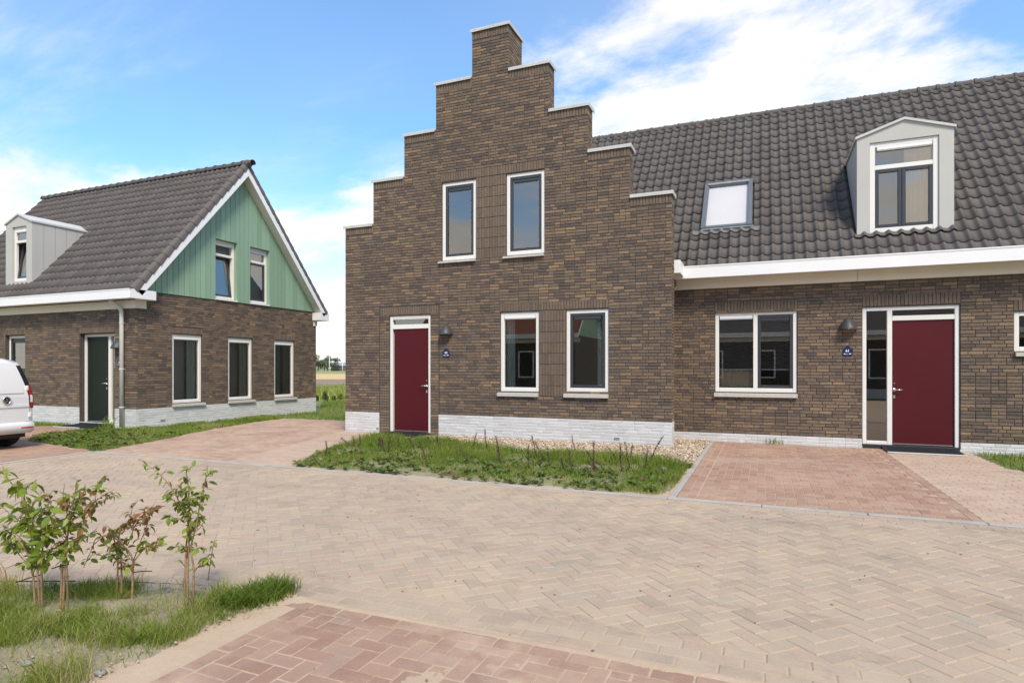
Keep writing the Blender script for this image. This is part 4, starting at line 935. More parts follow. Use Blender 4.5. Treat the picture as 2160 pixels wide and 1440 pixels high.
for i in range(len(xs_) - 1):
    ym = (xs_[i] + xs_[i + 1]) / 2; zl = 5.18 if any(u[0] < ym < u[1] for u in UP) else 3.43
    b.quad((xs_[i], -.022, zl), (xs_[i + 1], -.022, zl), (xs_[i + 1], -.022, max(zl, roof_in(xs_[i + 1]))), (xs_[i], -.022, max(zl, roof_in(xs_[i]))))
b.build('batten_sheet', 'dark_soffit', gb)
for q, (u0, u1, z0, z1) in enumerate(UP):
    b = MB(TG); b.box(u0 - .03, u0 - .001, -.16, -.023, 3.43, 5.18); b.box(u1 + .001, u1 + .03, -.16, -.023, 3.43, 5.18); b.box(u0, u1, -.16, -.023, 5.181, 5.2); b.cr = .4; b.build('reveal', 'green_board', gb)
    z0 = 3.49; z1 = 5.175; b = MB(TG); frame_rect(b, u0 + .003, u1 - .003, z0, z1, .075, -.19, -.085, .006); b.box(u0 + .078, u1 - .078, -.19, -.088, 4.72, 4.79, .006); w = b.build('window', 'cream_frame', lh)
    pane(TG, u0 + .075, u1 - .075, 4.79, z1 - .075, -.14, w); grille(TG, u0 + .085, u1 - .085, z1 - .08, -.11, w)
    if q: sash(TG, u0 + .08, u1 - .08, z0 + .08, 4.715, -.11, w)
    else:                                                    # tilted open inwards
        zb, zt_ = z0 + .08, 4.715; lean = lambda a, o, z: TG(a, o - (z - zb) * .12, z)
        sash(lean, u0 + .08, u1 - .08, zb, zt_, -.12, w)
    sill(TG, u0, u1, 3.44, 3.49, w, .05, 'cream_frame')
# roof
SLL = Slope(10.0, 3.42, PLH); SLB = Slope(2 * YR - 10.0, 3.42, PLH, -1); XV = -14.10; nl = 17; exl = 5.434 / nl; svl = lambda y: (y - 10.0) / math.cos(PLH)
DHL = (-20.02, -18.83, svl(10.45), svl(11.85))
lroof = tile_roof(lh, SLL, XV - .12 - 48 * TW, XV - .12, nl, exl, [DHL])
b = MB(SLB.T); b.quad((XW, 0, 0), (XV, 0, 0), (XV, 5.42, 0), (XW, 5.42, 0)); b.quad((XW, 0, -.08), (XW, 5.42, -.08), (XV, 5.42, -.08), (XV, 0, -.08)); b.quad((XV, 0, -.08), (XV, 5.42, -.08), (XV, 5.42, 0), (XV, 0, 0)); b.build('rear_slope', 'roof_tile', lroof)
def verge_tile(sl, mname):
    b = MB(); b.cr = 1.0; n = 9; vs = []; pts = [(-math.cos(-.1 + (math.pi + .1) * k / (n - 1)) * .95, math.sin(-.1 + (math.pi + .1) * k / (n - 1))) for k in range(n)] + [(.95, -.75)]
    for x, z in pts:
        for s, q in ((0, .105), (exl + .04, .088)): vs.append((x * q, s, z * q))
    b.add(vs, [(2 * k, 2 * k + 1, 2 * k + 3, 2 * k + 2) for k in range(n)]); b.add([vs[2 * k] for k in range(n + 1)], [tuple(range(n + 1))])
    b.v = [tuple(sl.M @ np.array(p)) for p in b.v]; return b.mesh(mname, 'roof_tile', True)
for sl in (SLL, SLB):
    m = verge_tile(sl, 'verge_tile')
    for k in range(nl): link(m, 'verge_tile', lroof, sl.T(XV - .085, k * exl, -.03))
ridge_tiles(lroof, XW, XV + .02, YR, 7.545, .105, .365)
b = MB(); b.lathe([(0, .045), (.06, .04), (.11, .015), (.125, -.03), (.125, -.10)], 18, c=(XV + .02, YR, 7.535), axis=0); b.build('ridge_end', 'roof_tile', lroof, True)
for sl in (SLL, SLB):
    b = MB(sl.T); b.box(XV - .19, XV - .004, -.06, .30, -.16, -.02); b.build('verge_stop', 'roof_tile', lroof)
    b = MB(sl.T); b.prism([(.02, -.07), (5.352, -.07), (5.146, -.245), (.02, -.245)], 0, XV - .028, XV); b.build('bargeboard', 'white_trim', lh)
    b = MB(sl.T); b.prism([(.05, -.215), (5.18, -.215), (5.15, -.24), (.05, -.24)], 0, XL - .02, XV - .03); b.build('soffit', 'fascia', lh)
b = MB(); zg = 3.415
b.prism([(9.88, 3.19), (9.88, zg), (9.915, zg), (9.915, 3.25), (10.22, 3.27), (10.22, 3.21)], 0, XW, XV - .06); b.box(XV - .059, XV, 9.88, 10.575, 3.19, zg, .003); b.box(XL + .03, XV - .06, 10.225, 10.575, 3.19, 3.23)
b.prism([(9.872, zg - .02), (9.872, zg + .006), (9.92, zg + .006), (9.92, zg - .02)], 0, XW, XV); b.build('gutter', 'white_trim', lh)
b = MB(); b.box(XW, XL + .032, 10.222, 10.268, 2.985, 3.188, .002); b.box(XL + .0015, XL + .032, 10.27, 10.52, 2.985, 3.188, .002); b.build('fascia_board', 'fascia', lh)
b = MB(); b.box(XL - .06, XV, 16.62, 16.655, 3.14, 3.40, .003); b.box(XL - .3, XV, 16.656, 17.12, 3.14, 3.40, .003); b.box(XL + .002, XL + .03, 16.66, 16.83, 2.95, 3.138); b.build('gutter', 'white_trim', lh)
b = MB(); b.tube([(-15.02, 10.02, 3.2), (-15.0, 10.05, 3.15), (-14.84, 10.17, 2.97), (-14.82, 10.18, 2.90), (-14.82, 10.18, 0.02)], .05, 12); b.build('downpipe', 'downpipe', lh, True)
b = MB()
for z in (2.6, 1.45, .5): b.lathe([(.054, z), (.056, z + .01), (.056, z + .03), (.054, z + .04)], 12, c=(-14.82, 10.18, 0)); b.box(-14.83, -14.81, 10.2, 10.268, z + .01, z + .03)
b.build('pipe_clip', 'downpipe', lh)
def dw_left(d, T):
    a0, a1, z0, z1 = -19.735, -19.09, 3.95, 5.485
    b = MB(T); frame_rect(b, a0, a1, z0, z1, .085, -.12, -.05, .006); b.box(a0 + .086, a1 - .086, -.12, -.054, 5.04, 5.11, .006); b.build('window_frame', 'cream_frame', d)
    lean = lambda a, o, z: T(a, o - (z - 4.03) * .13, z)
    sash(lean, a0 + .09, a1 - .09, 4.04, 5.03, -.09, d, .05); pane(T, a0 + .085, a1 - .085, 5.11, z1 - .085, -.09, d); grille(T, a0 + .1, a1 - .1, z1 - .09, -.06, d); curtain(T, a0 + .25, a1 - .1, 4.0, 5.4, -.4, d, 'pale_curtain', 4)
dormer(lh, SLL, -20.045, -18.83, 10.39, 3.86, 5.615, 5.862, 11.88, (-19.74, -19.085, 3.94, 5.49), dw_left, 5)

# ================================================================== OBJECTS
# ---- wall lamps and house number plates
lamp_me = None
def wall_lamp(T, a, z, label):
    """dark half-dome shade against the wall with its lamp opening below"""
    root = empty('wall_lamp'); tag(root, label, 'wall lamp', 'dark dome lamps by the front doors')
    TT = lambda x, y, h: T(a + x, .004 + y, z + h)
    b = MB(TT); prof = [(.132, 0), (.158, .004), (.157, .022), (.148, .055), (.128, .10), (.100, .145), (.070, .188), (.040, .222), (.015, .238), (0, .241)]
    b.lathe(prof, 22, 0, math.pi, sc=(1, 1.22)); b.build('shade', 'lamp_grey', root, True)
    b = MB(TT); b.box(-.06, .06, -.002, .012, .02, .2, .004); b.build('wall_plate', 'lamp_grey', root)
    b = MB(TT); b.lathe([(0, .012), (.10, .012), (.13, .004)], 18, 0, math.pi, sc=(1, 1.2)); b.build('diffuser', 'tail_clear', root)
    b = MB(TT); b.lathe([(0, .0), (.006, .002), (.007, .006)], 8, c=(0, .195, .018), axis=1); b.build('screw', 'steel', root)
    return root
def text_mesh(txt, size, name):
    cu = bpy.data.curves.new(name, 'FONT'); cu.body = txt; cu.size = size; cu.align_x = 'CENTER'; cu.align_y = 'CENTER'; cu.extrude = .0006; cu.offset = size * .02
    ob = bpy.data.objects.new(name, cu); COL.objects.link(ob); dg = bpy.context.evaluated_depsgraph_get(); me = bpy.data.meshes.new_from_object(ob.evaluated_get(dg)); bpy.data.objects.remove(ob); bpy.data.curves.remove(cu); return me
def number_plate(T, rot, a, z, num, label, w=.16, h=.205):
    root = empty('house_number_plate'); tag(root, label, 'number plate', 'blue number plates by the front doors')
    TT = lambda x, o, y: T(a + x, .006 + o, z + y)
    b = MB(TT); b.prism([(-w / 2, 0), (w / 2, 0), (w / 2, h * .62), (0, h), (-w / 2, h * .62)], 1, 0, .007); b.build('plate', 'navy_plate', root)
    me = text_mesh(num, .068, 'number'); me.materials.append(MAT['white_ink']); o = link(me, 'number', root, TT(0, .008, h * .46), rot)
    b = MB(TT)
    b.box(-.062, -.042, .007, .0085, .030, .046); b.box(-.040, -.030, .007, .0085, .030, .040)
    for k in range(3): b.box(-.026 + k * .012, -.017 + k * .012, .007, .0085, .030, .037)
    for k in range(2): b.box(.022 + k * .021, .039 + k * .021, .007, .0085, .030, .046)
    b.build('small_print', 'white_ink', root); return root
TGf = frame_front(Y1)[0]; TRf = frame_front(Y2)[0]
wall_lamp(TGf, -6.452, 2.222, 'dark dome lamp on the stepped gable wall beside its red door')
wall_lamp(TRf, 1.462, 2.214, 'dark dome lamp between two light window and wide red door')
wall_lamp(TF, -15.05, 1.985, 'dark dome lamp beside the downpipe and green door')
UPR = (R(90), 0, 0)
number_plate(TGf, UPR, -6.456, 1.738, '63', 'blue house shaped plate reading 63 on the stepped gable wall')
number_plate(TRf, UPR, 1.46, 1.728, '61', 'blue plate reading 61 between two light window and wide red door')
number_plate(TF, UPR, -15.01, 1.545, '66', 'small dark plate under the lamp by the downpipe')

# ---- black threshold ramps with pale front edge
def ramp(x0, x1, yw, dy, skew, label):
    root = empty('threshold_ramp'); tag(root, label, 'ramp', 'black threshold ramps')
    b = MB(); y0 = yw - dy; b.add([(x0, yw - .015, .0), (x1, yw - .015, .0), (x1 + skew, y0, .0), (x0 + skew, y0, .0), (x0, yw - .015, .045), (x1, yw - .015, .045), (x1 + skew, y0, .016), (x0 + skew, y0, .016)], [(4, 5, 6, 7), (3, 2, 6, 7), (0, 3, 7, 4), (1, 5, 6, 2)])
    b.build('ramp_plate', 'black_rubber', root)
    b = MB()
    for k in range(9):
        t = (k + .5) / 9; y = yw - .02 + (y0 - yw + .03) * t; z = .046 + (.017 - .046) * t; b.box(x0 + skew * t + .02, x1 + skew * t - .02, y - .006, y + .006, z, z + .006)
    b.build('rib', 'black_rubber', root)
    b = MB(); b.box(x0 + skew - .005, x1 + skew + .005, y0 - .045, y0 - .001, .002, .022, .004); b.build('edge_strip', 'cap_metal', root)
ramp(-8.0, -6.93, Y1, .62, -.05, 'black ribbed ramp before the stepped gable house door')
ramp(2.02, 3.17, Y2, .60, .0, 'black ribbed ramp before the wide red door')
ramp(-16.6, -15.6, YL, .55, -.1, 'black ribbed ramp before the dark green door')

# ---- white delivery van, its rear towards the camera
def van():
    root = empty('delivery_van', (-12.78, 6.23, 0), R(180 + 5)); tag(root, 'white delivery van parked by the green gabled house, seen from behind', 'van')
    # local: x forward (0 = rear), y to the left, z up
    st = [0.0, .04, .16, .8, 1.9, 2.75, 3.05, 3.45, 3.85, 4.30, 4.46]
    top = [1.60, 1.66, 1.70, 1.735, 1.745, 1.735, 1.68, 1.38, 1.06, .95, .82]
    lean = lambda z: .0 if z < .9 else .20 * ((z - .9) / .8) ** 1.5
    nz = 10; ny = 7; V = []; ring = None
    def hw(z, x, zt):
        w = .915 if z < .95 else .915 - .19 * ((z - .95) / .75) ** 1.25
        if x > 3.9: w -= .11 * ((x - 3.9) / .56) ** 2
        return w - (.015 if z < .4 else 0)
    b = MB()
    for i, (x, zt) in enumerate(zip(st, top)):
        zs = [.28 + (zt - .06 - .28) * k / nz for k in range(nz + 1)]; row = []
        e = .05 if i == 0 else (.012 if i == 1 else 0)
        f = max(0, 1 - x / 1.2)
        for z in zs: row.append((x + lean(z) * f, -(hw(z, x, zt) - e), z))
        we = hw(zs[-1], x, zt) - e
        for k in range(1, ny): t = -1 + 2 * k / ny; row.append((x + lean(zt) * f, we * t * .985, zt - .06 * abs(t) ** 3))
        for z in zs[::-1]: row.append((x + lean(z) * f, hw(z, x, zt) - e, z))
        V += row; ring = len(row)
    fs = [(i * ring + k, (i + 1) * ring + k, (i + 1) * ring + k + 1, i * ring + k + 1) for i in range(len(st) - 1) for k in range(ring - 1)]
    fs += [tuple(range(ring)), tuple((len(st) - 1) * ring + k for k in range(ring))[::-1]] + [(i * ring, i * ring + ring - 1, (i + 1) * ring + ring - 1, (i + 1) * ring) for i in range(len(st) - 1)]
    b.add(V, fs); b.build('body', 'van_paint', root, True)
    rear = lambda y, z, o=0.0: (lean(z) - .006 - o, y, z)            # a point on the rear skin
    def panel(name, pts, th, mat, par=root, sub=5, smooth=False):
        # panel following the leaning rear: polygon triangulated as fan rows
        bb = MB(); n = len(pts); bb.add([rear(y, z, th) for y, z in pts] + [rear(y, z, -.03) for y, z in pts], [tuple(range(n))] + [(i, (i + 1) % n, n + (i + 1) % n, n + i) for i in range(n)]); return bb.build(name, mat, par, smooth)
    def grid_panel(name, ylo, yhi, z0, z1, th, mat, par, n=9, yfun=None):
        bb = MB(); vs = []
        for k in range(n + 1):
            z = z0 + (z1 - z0) * k / n; a, c = (ylo, yhi) if yfun is None else yfun(z)
            e = .0
            vs += [rear(a, z, th - e), rear(c, z, th - e), rear(a, z, -.02), rear(c, z, -.02)]
        f = []
        for k in range(n):
            a, c = 4 * k, 4 * k + 4; f += [(a, a + 1, c + 1, c), (a, c, c + 2, a + 2), (a + 1, a + 3, c + 3, c + 1)]
        f += [(0, 2, 3, 1), (4 * n, 4 * n + 1, 4 * n + 3, 4 * n + 2)]; bb.add(vs, f); return bb.build(name, mat, par)
    sgn = lambda s, a, c: (s * a, s * c) if s > 0 else (s * c, s * a)
    edge = lambda z: .80 if z < .95 else .80 - .155 * ((z - .95) / .65) ** 1.15
    for s in (-1, 1):                                                   # asymmetric wing doors; y<0 is the right flank
        d = grid_panel("rear_door", 0, 0, .50, 1.585, .014, "van_paint", root, 12, lambda z: sgn(s, .19 if s > 0 else -.183, edge(z)))

        grid_panel('pressed_panel', 0, 0, 1.03, 1.50, .026, 'van_paint', d, 8, lambda z: sgn(s, .27 if s > 0 else -.10, edge(z) - .075))
        grid_panel('crease', 0, 0, .77, .815, .028, 'van_paint', d, 2, lambda z: sgn(s, .20 if s > 0 else -.175, edge(z) - .005))
        for hz in (1.12, .62):
            bb = MB(); y = s * (edge(hz) + .012); bb.box(lean(hz) - .045, lean(hz) + .01, y - .022, y + .022, hz - .045, hz + .045, .008); bb.build('hinge', 'van_paint', d)
    for s in (-1, 1):                                                   # tail lights run up into the dark pillar trim
        lo = lambda z: edge(z) + .012; hi = lambda z: hw(z, 0, 1.6) - .035
        lt = grid_panel('tail_light', 0, 0, .745, 1.545, .012, 'van_black', root, 14, lambda z: sgn(s, lo(z) + (.0 if z > .80 else .03), hi(z)))
        for n_, z0, z1, m in (('red_lens', .995, 1.175, 'tail_red'), ('clear_lens', .855, .99, 'tail_clear'), ('red_lens', .765, .85, 'tail_red')):
            grid_panel(n_, 0, 0, z0, z1, .022, m, lt, 5, lambda z: sgn(s, lo(z) + .012, hi(z) - .018))
        bb = MB(); vs = []
        for k in range(9):                                              # wrap of the lamp round the flank
            z = .75 + .79 * k / 8; vs += [(lean(z) + .0, s * (hw(z, 0, 1.6) - .036), z), (lean(z) + .10, s * (hw(z, .2, 1.7) + .004), z)]
        bb.add(vs, [(2 * k, 2 * k + 1, 2 * k + 3, 2 * k + 2) for k in range(8)]); bb.build('lamp_wrap', 'van_black', lt, True)
    bb = MB(); prof = [(.02, .30), (-.055, .31), (-.085, .36), (-.088, .43), (-.06, .475), (-.012, .50), (.03, .505)]
    for i, y in enumerate([-.90, -.87, -.7, 0, .7, .87, .90]):
        k = .075 if abs(y) > .88 else (.02 if abs(y) > .8 else 0); bb.v += [(px + k, y, pz) for px, pz in prof]; bb.r += [.5] * len(prof)
    n = len(prof)
    for i in range(6):
        for k in range(n - 1): bb.f.append([i * n + k, (i + 1) * n + k, (i + 1) * n + k + 1, i * n + k + 1]); bb.mi.append(0)
    for s in (-1, 1):
        o0 = len(bb.v); pts = [(px + .075, s * .90, pz) for px, pz in prof] + [(px + .45, s * .915, pz) for px, pz in prof]; bb.v += pts; bb.r += [.5] * len(pts)
        for k in range(n - 1): bb.f.append([o0 + k, o0 + k + 1, o0 + n + k + 1, o0 + n + k]); bb.mi.append(0)
    bp = bb.build('bumper', 'van_paint', root, True)
    for s in (-1, 1):
        bb = MB(); bb.box(-.092, -.06, *sorted((s * .62, s * .83)), .375, .402, .005); bb.build('reflector', 'tail_red', bp)
    bb = MB(); bb.box(.05, 4.2, -.78, .78, .20, .32); bb.build('underbody', 'van_black', root)
    bb = MB(); bb.tube([(.05, .35, .27), (.9, .35, .27)], .03, 10); bb.build('exhaust', 'rim_metal', root)
    for x in (.60, 3.45):
        for s in (-1, 1):
            bb = MB(); y = s * .79; pr = [(.19, -.095), (.27, -.10), (.31, -.085), (.325, -.04), (.325, .04), (.31, .085), (.27, .10), (.19, .095)]; bb.lathe([(r, h) for r, h in pr], 28, c=(x, y, .325), axis=1); wh = bb.build('wheel', 'tyre', root, True)
            bb = MB(); bb.lathe([(.0, s * .06), (.06, s * .07), (.10, s * .045), (.185, s * .075), (.205, s * .095), (.205, -s * .06)], 24, c=(x, y, .325), axis=1); bb.build('rim', 'rim_metal', wh, True)
            bb = MB(); bb.lathe([(.36, s * .0), (.40, s * .09), (.36, s * .10)], 24, R(0), R(180), c=(x, s * .83, .33), axis=1); bb.build('arch', 'van_black', root)
    # emblem: ring with V over W
    ez, ey = .905, -.405; EM = empty('emblem'); EM.parent = root
    def E(y, z): return (lean(ez) - .048, ey - y, ez + z)
    bb = MB(); vs = []
    for k in range(33):
        a = 2 * math.pi * k / 32
        for r, o in ((.072, 0), (.068, -.006), (.061, -.006), (.058, 0)): p = E(r * math.cos(a), r * math.sin(a)); vs.append((p[0] + o, p[1], p[2]))
    bb.add(vs, [(4 * k + j, 4 * k + 4 + j, 4 * k + 5 + j, 4 * k + 1 + j) for k in range(32) for j in range(3)]); bb.build('ring', 'chrome', EM, True)
    bb = MB(); vs = [E(0, 0)] + [E(.062 * math.cos(2 * math.pi * k / 24), .062 * math.sin(2 * math.pi * k / 24)) for k in range(24)]
    bb.add([(p[0] + .004, p[1], p[2]) for p in vs], [(0, 1 + k, 1 + (k + 1) % 24) for k in range(24)]); bb.build('disc', 'van_black', EM)
    bb = MB()
    def bar(p, q, w=.0095):
        d = Vector((q[0] - p[0], q[1] - p[1])).normalized(); nx, ny_ = -d.y * w / 2, d.x * w / 2; pts = [E(p[0] + nx, p[1] + ny_), E(q[0] + nx, q[1] + ny_), E(q[0] - nx, q[1] - ny_), E(p[0] - nx, p[1] - ny_)]; bb.add([(a - .004, c, e) for a, c, e in pts], [(0, 1, 2, 3)])
    bar((-.024, .055), (0, .006)); bar((.024, .055), (0, .006)); bar((-.052, .028), (-.024, -.048)); bar((-.024, -.048), (-.004, -.002)); bar((.004, -.002), (.024, -.048)); bar((.024, -.048), (.052, .028))
    bb.build('letters', 'chrome', EM)
    for s in (-1, 1):                                                   # cab glass, lamps and mirrors at the far end
        bb = MB(); bb.add([(2.55, s * .80, 1.18), (3.42, s * .865, 1.10), (3.15, s * .79, 1.48), (2.6, s * .735, 1.56)], [(0, 1, 2, 3)]); bb.v = [(x, y + s * .035, z) for x, y, z in bb.v]; bb.build('side_window', 'van_black', root)
        bb = MB(); bb.box(4.30, 4.42, *sorted((s * .55, s * .80)), .70, .84, .02); bb.build('headlight', 'tail_clear', root)
        bb = MB(); bb.box(3.15, 3.25, *sorted((s * .93, s * 1.08)), 1.05, 1.25, .03); bb.build('mirror', 'van_black', root)
    bb = MB(); bb.add([(3.10, -.62, 1.66), (3.10, .62, 1.66), (3.80, .74, 1.10), (3.80, -.74, 1.10)], [(0, 1, 2, 3)]); bb.v = [(x + .03, y, z + .03) for x, y, z in bb.v]; bb.build('windscreen', 'van_black', root)
van()

# ---- grass: blades as one mass per area
def blades(name, label, P, H, W, rnd, z=0.0, lean=.45, mat='grass'):
    n = len(P); a = rng.uniform(0, 2 * np.pi, n); dx, dy = np.cos(a), np.sin(a); b_ = rng.uniform(0, 2 * np.pi, n); L = lean * H * rng.uniform(.2, 1.3, n)
    ox, oy = np.cos(b_) * L, np.sin(b_) * L; zz = np.broadcast_to(z, n)
    V = np.zeros((n, 5, 3)); hw_ = W / 2
    V[:, 0] = np.c_[P[:, 0] - dx * hw_, P[:, 1] - dy * hw_, zz]; V[:, 1] = np.c_[P[:, 0] + dx * hw_, P[:, 1] + dy * hw_, zz]
    V[:, 2] = np.c_[P[:, 0] - dx * hw_ * .75 + ox * .35, P[:, 1] - dy * hw_ * .75 + oy * .35, zz + H * .58]; V[:, 3] = np.c_[P[:, 0] + dx * hw_ * .75 + ox * .35, P[:, 1] + dy * hw_ * .75 + oy * .35, zz + H * .58]
    V[:, 4] = np.c_[P[:, 0] + ox, P[:, 1] + oy, zz + H * (1 - .12 * rng.random(n))]
    base = (np.arange(n) * 5)[:, None]; F = np.concatenate([base + np.array([[0, 1, 3, 2]]), base + np.array([[2, 3, 4]])], 1).ravel(); C = np.tile([4, 3], n)
    o = link(mesh_arrays(name, V.reshape(-1, 3), F, C, np.repeat(rnd, 5), [mat]), name); tag(o, label, 'grass', None, 'stuff'); return o
def scatter(poly, n, dens=None):
    xs = [p[0] for p in poly]; ys = [p[1] for p in poly]; out = []
    while sum(len(o) for o in out) < n:
        Q = np.c_[rng.uniform(min(xs), max(xs), n), rng.uniform(min(ys), max(ys), n)]; Q = Q[inpoly_np(Q, poly)]
        if dens is not None: Q = Q[rng.random(len(Q)) < dens(Q)]
        out.append(Q)
    return np.concatenate(out)[:n]
def cl(x, a=0, b=1): return np.clip(x, a, b)
# bed before the gable house: lush at the back, patchy by the kerb
P = scatter(BED, 42000, lambda Q: cl(.42 + 1.3 * vary_np(Q, 1.7) + .16 * (Q[:, 1] - 7.1), .06, 1) * cl((Q[:, 1] - 7.14) * 5, .15, 1))
v = vary_np(P, 1.1); k = cl((P[:, 1] - 7.2) / 2.2, 0, 1)
blades('bed_grass', 'rough green grass filling the bed below the stepped gable', P, (.035 + .075 * k) * rng.uniform(.4, 1.5, len(P)) * (1 + .7 * v), rng.uniform(.004, .009, len(P)), cl(.52 + .34 * v + rng.normal(0, .14, len(P)) - .10 * k), .012, .7)
LAWN = [(-14.2, 7.72), (-13.9, 7.65), (-11.2, 7.22), (-11.2, 7.5), (-11.62, 8.7), (-12.6, 11.0), (-13.1, 13.0), (-13.2, 13.95), (-14.38, 14.6), (-14.38, 10.3), (-15.2, 10.05), (-15.2, 9.1), (-15.1, 8.55)]
P = scatter(LAWN, 24000, lambda Q: cl(.55 + .9 * vary_np(Q, 1.2), .15, 1)); v = vary_np(P, .9)
blades('lawn_grass', 'short patchy lawn between the parked van and driveway', P, .055 * rng.uniform(.5, 1.5, len(P)) * (1 + .4 * v), rng.uniform(.006, .012, len(P)), cl(.55 + .45 * v + rng.normal(0, .14, len(P))), -.005)
BACK = [(-13.2, 14.1), (-9.2, 14.2), (-9.2, 24.0), (-20.5, 26.5), (-18.5, 22), (-14.38, 16.9), (-14.38, 14.6)]
P = scatter(BACK, 16000); v = vary_np(P, .5)
blades('rear_grass', 'mown green grass behind the driveway between both houses', P, .07 * rng.uniform(.5, 1.4, len(P)), rng.uniform(.010, .022, len(P)), cl(.50 + .4 * v + rng.normal(0, .12, len(P))), -.02)
STR = [(-18.4, 9.8), (-16.75, 9.8), (-16.75, 10.2), (-18.4, 10.2)]
P = scatter(STR, 900); blades('strip_grass', 'narrow grass strip against the white plinth beside the green door', P, .08 * rng.uniform(.5, 1.4, len(P)), rng.uniform(.006, .012, len(P)), rng.uniform(.2, .8, len(P)), -.01)
RL = [(3.45, 13.0), (3.38, 11.4), (3.75, 10.4), (5.2, 9.1), (6.6, 8.6), (7.5, 13.0)]
P = scatter(RL, 9000); v = vary_np(P, 1.2); blades('corner_grass', 'green lawn corner beside the pale garden path', P, .075 * rng.uniform(.5, 1.4, len(P)), rng.uniform(.006, .011, len(P)), cl(.42 + .4 * v + rng.normal(0, .14, len(P))), -.015)
VER = [rd(-22, 28), rd(8, 28), rd(10, 46), rd(-28, 46)]
P = scatter(VER, 9000); blades('meadow_grass', 'tall yellowing meadow grass on the verge before the ploughed field', P, .38 * rng.uniform(.4, 1.3, len(P)), rng.uniform(.03, .07, len(P)), cl(.66 + rng.normal(0, .16, len(P))), -.02)
# near bed: dense tufts with sandy gaps
NB2 = [(-6.2, .9), (-2.92, 1.4), (-2.92, 2.9), (-3.15, YN - .14), (-3.6, YN - .16), (-4.4, near_edge(-4.4) - .16), (-5.2, near_edge(-5.2) - .16), (-6.2, near_edge(-6.2) - .2)]
P = scatter(NB2, 36000, lambda Q: cl(.16 + 2.0 * vary_np(Q + 3, 2.1, 3) + .22 * (-3.0 - Q[:, 0]), .05, 1)); v = vary_np(P, 2.4)
blades('near_grass', 'tufts of grass in sandy soil around the staked young shrubs', P, (.075 * rng.uniform(.3, 1.5, len(P)) * (1 + .8 * v)), rng.uniform(.0022, .0048, len(P)), cl(.58 + .45 * v + rng.normal(0, .18, len(P))), .012, .8)
def tuft(name, label, cx, cy, n, r, h, w=.006, lean=.9, rn=(.1, .45), mat='grass', cat='grass'):
    q = rng.normal(0, 1, (n, 2)) * r + (cx, cy); o = blades(name, label, q, h * rng.uniform(.5, 1.3, n), rng.uniform(.6, 1.3, n) * w, rng.uniform(*rn, n), .008, lean, mat); o['category'] = cat; o['kind'] = 'thing'; return o
x, y = on_ground(515, 1275); 
q = np.concatenate([rng.normal(0, 1, (420, 2)) * (.06, .05) + on_ground(490 + 95 * t, 1283 - 32 * t) for t in np.linspace(0, 1, 6)])
o = blades('grass_tussock', 'dark green grass tussock at the corner of red pavement and road', q, .11 * rng.uniform(.4, 1.2, len(q)), rng.uniform(.004, .008, len(q)), rng.uniform(.0, .5, len(q)), .006, 1.1); o['kind'] = 'thing'; o['category'] = 'grass tussock'
for i, (u, v_, hh, nn, lab) in enumerate([(290, 1365, .13, 36, 'broad bladed grass clump on sand beside the red pavement'), (85, 1425, .07, 24, 'small pale grass sprout at the bottom corner of the shrub bed'), (225, 905, .28, 60, 'weed clump before the dark green door sill'), (1632, 932, .13, 40, 'small weed at the foot of the row house plinth')]):
    x, y = on_ground(u, v_); tuft('weed_clump', lab, x, min(y, 13.0), nn, .025 if v_ > 1000 else .09, hh, .010 if v_ > 1000 else .014, .8, (.3, .7), 'grass', 'weed')
P = scatter(NB2, 260, lambda Q: cl(.3 + vary_np(Q + 7, 3), 0, 1)); blades('straw', 'dry straw wisps lying in the shrub bed', P, .05 * rng.uniform(.4, 1.3, len(P)), rng.uniform(.002, .004, len(P)), rng.uniform(.9, 1, len(P)), .012, 2.2)
q = rng.normal(0, 1, (260, 2)) * (.14, .09) + on_ground(455, 1285); blades('straw', 'dry straw pile beside the tallest thin shrub', q, .05 * rng.uniform(.4, 1.3, len(q)), rng.uniform(.002, .0045, len(q)), rng.uniform(.93, 1, len(q)), .012, 2.4)

# ---- broad-leaved weeds in the bed
def weeds(name, label, Q, r, mat='weed'):
    b = MB()
    for (x, y) in Q:
        n = random.randint(5, 9); rr = random.random()
        for k in range(n):
            a = random.uniform(0, 2 * math.pi); L = r * random.uniform(.5, 1.3); w = L * random.uniform(.25, .42); h = L * random.uniform(.1, .8); c, s = math.cos(a), math.sin(a); b.cr = min(1, max(0, rr + random.uniform(-.2, .2)))
            b.add([(x, y, .02), (x + c * L * .5 - s * w, y + s * L * .5 + c * w, .02 + h * .8), (x + c * L, y + s * L, .02 + h), (x + c * L * .5 + s * w, y + s * L * .5 - c * w, .02 + h * .7)], [(0, 1, 2, 3)])
    o = b.build(name, mat); tag(o, label, 'weeds', None, 'stuff')
weeds('broadleaf_weeds', 'low broad leaved weeds along the kerb of the grass bed', scatter(BED, 420, lambda Q: cl(1.15 - .42 * (Q[:, 1] - 7.15), .08, 1)), .075)
weeds('lawn_weeds', 'low clover weeds in the lawn near the van', scatter(LAWN, 260, lambda Q: cl(1.2 - .4 * (Q[:, 1] - 7.2), .05, 1)), .07)

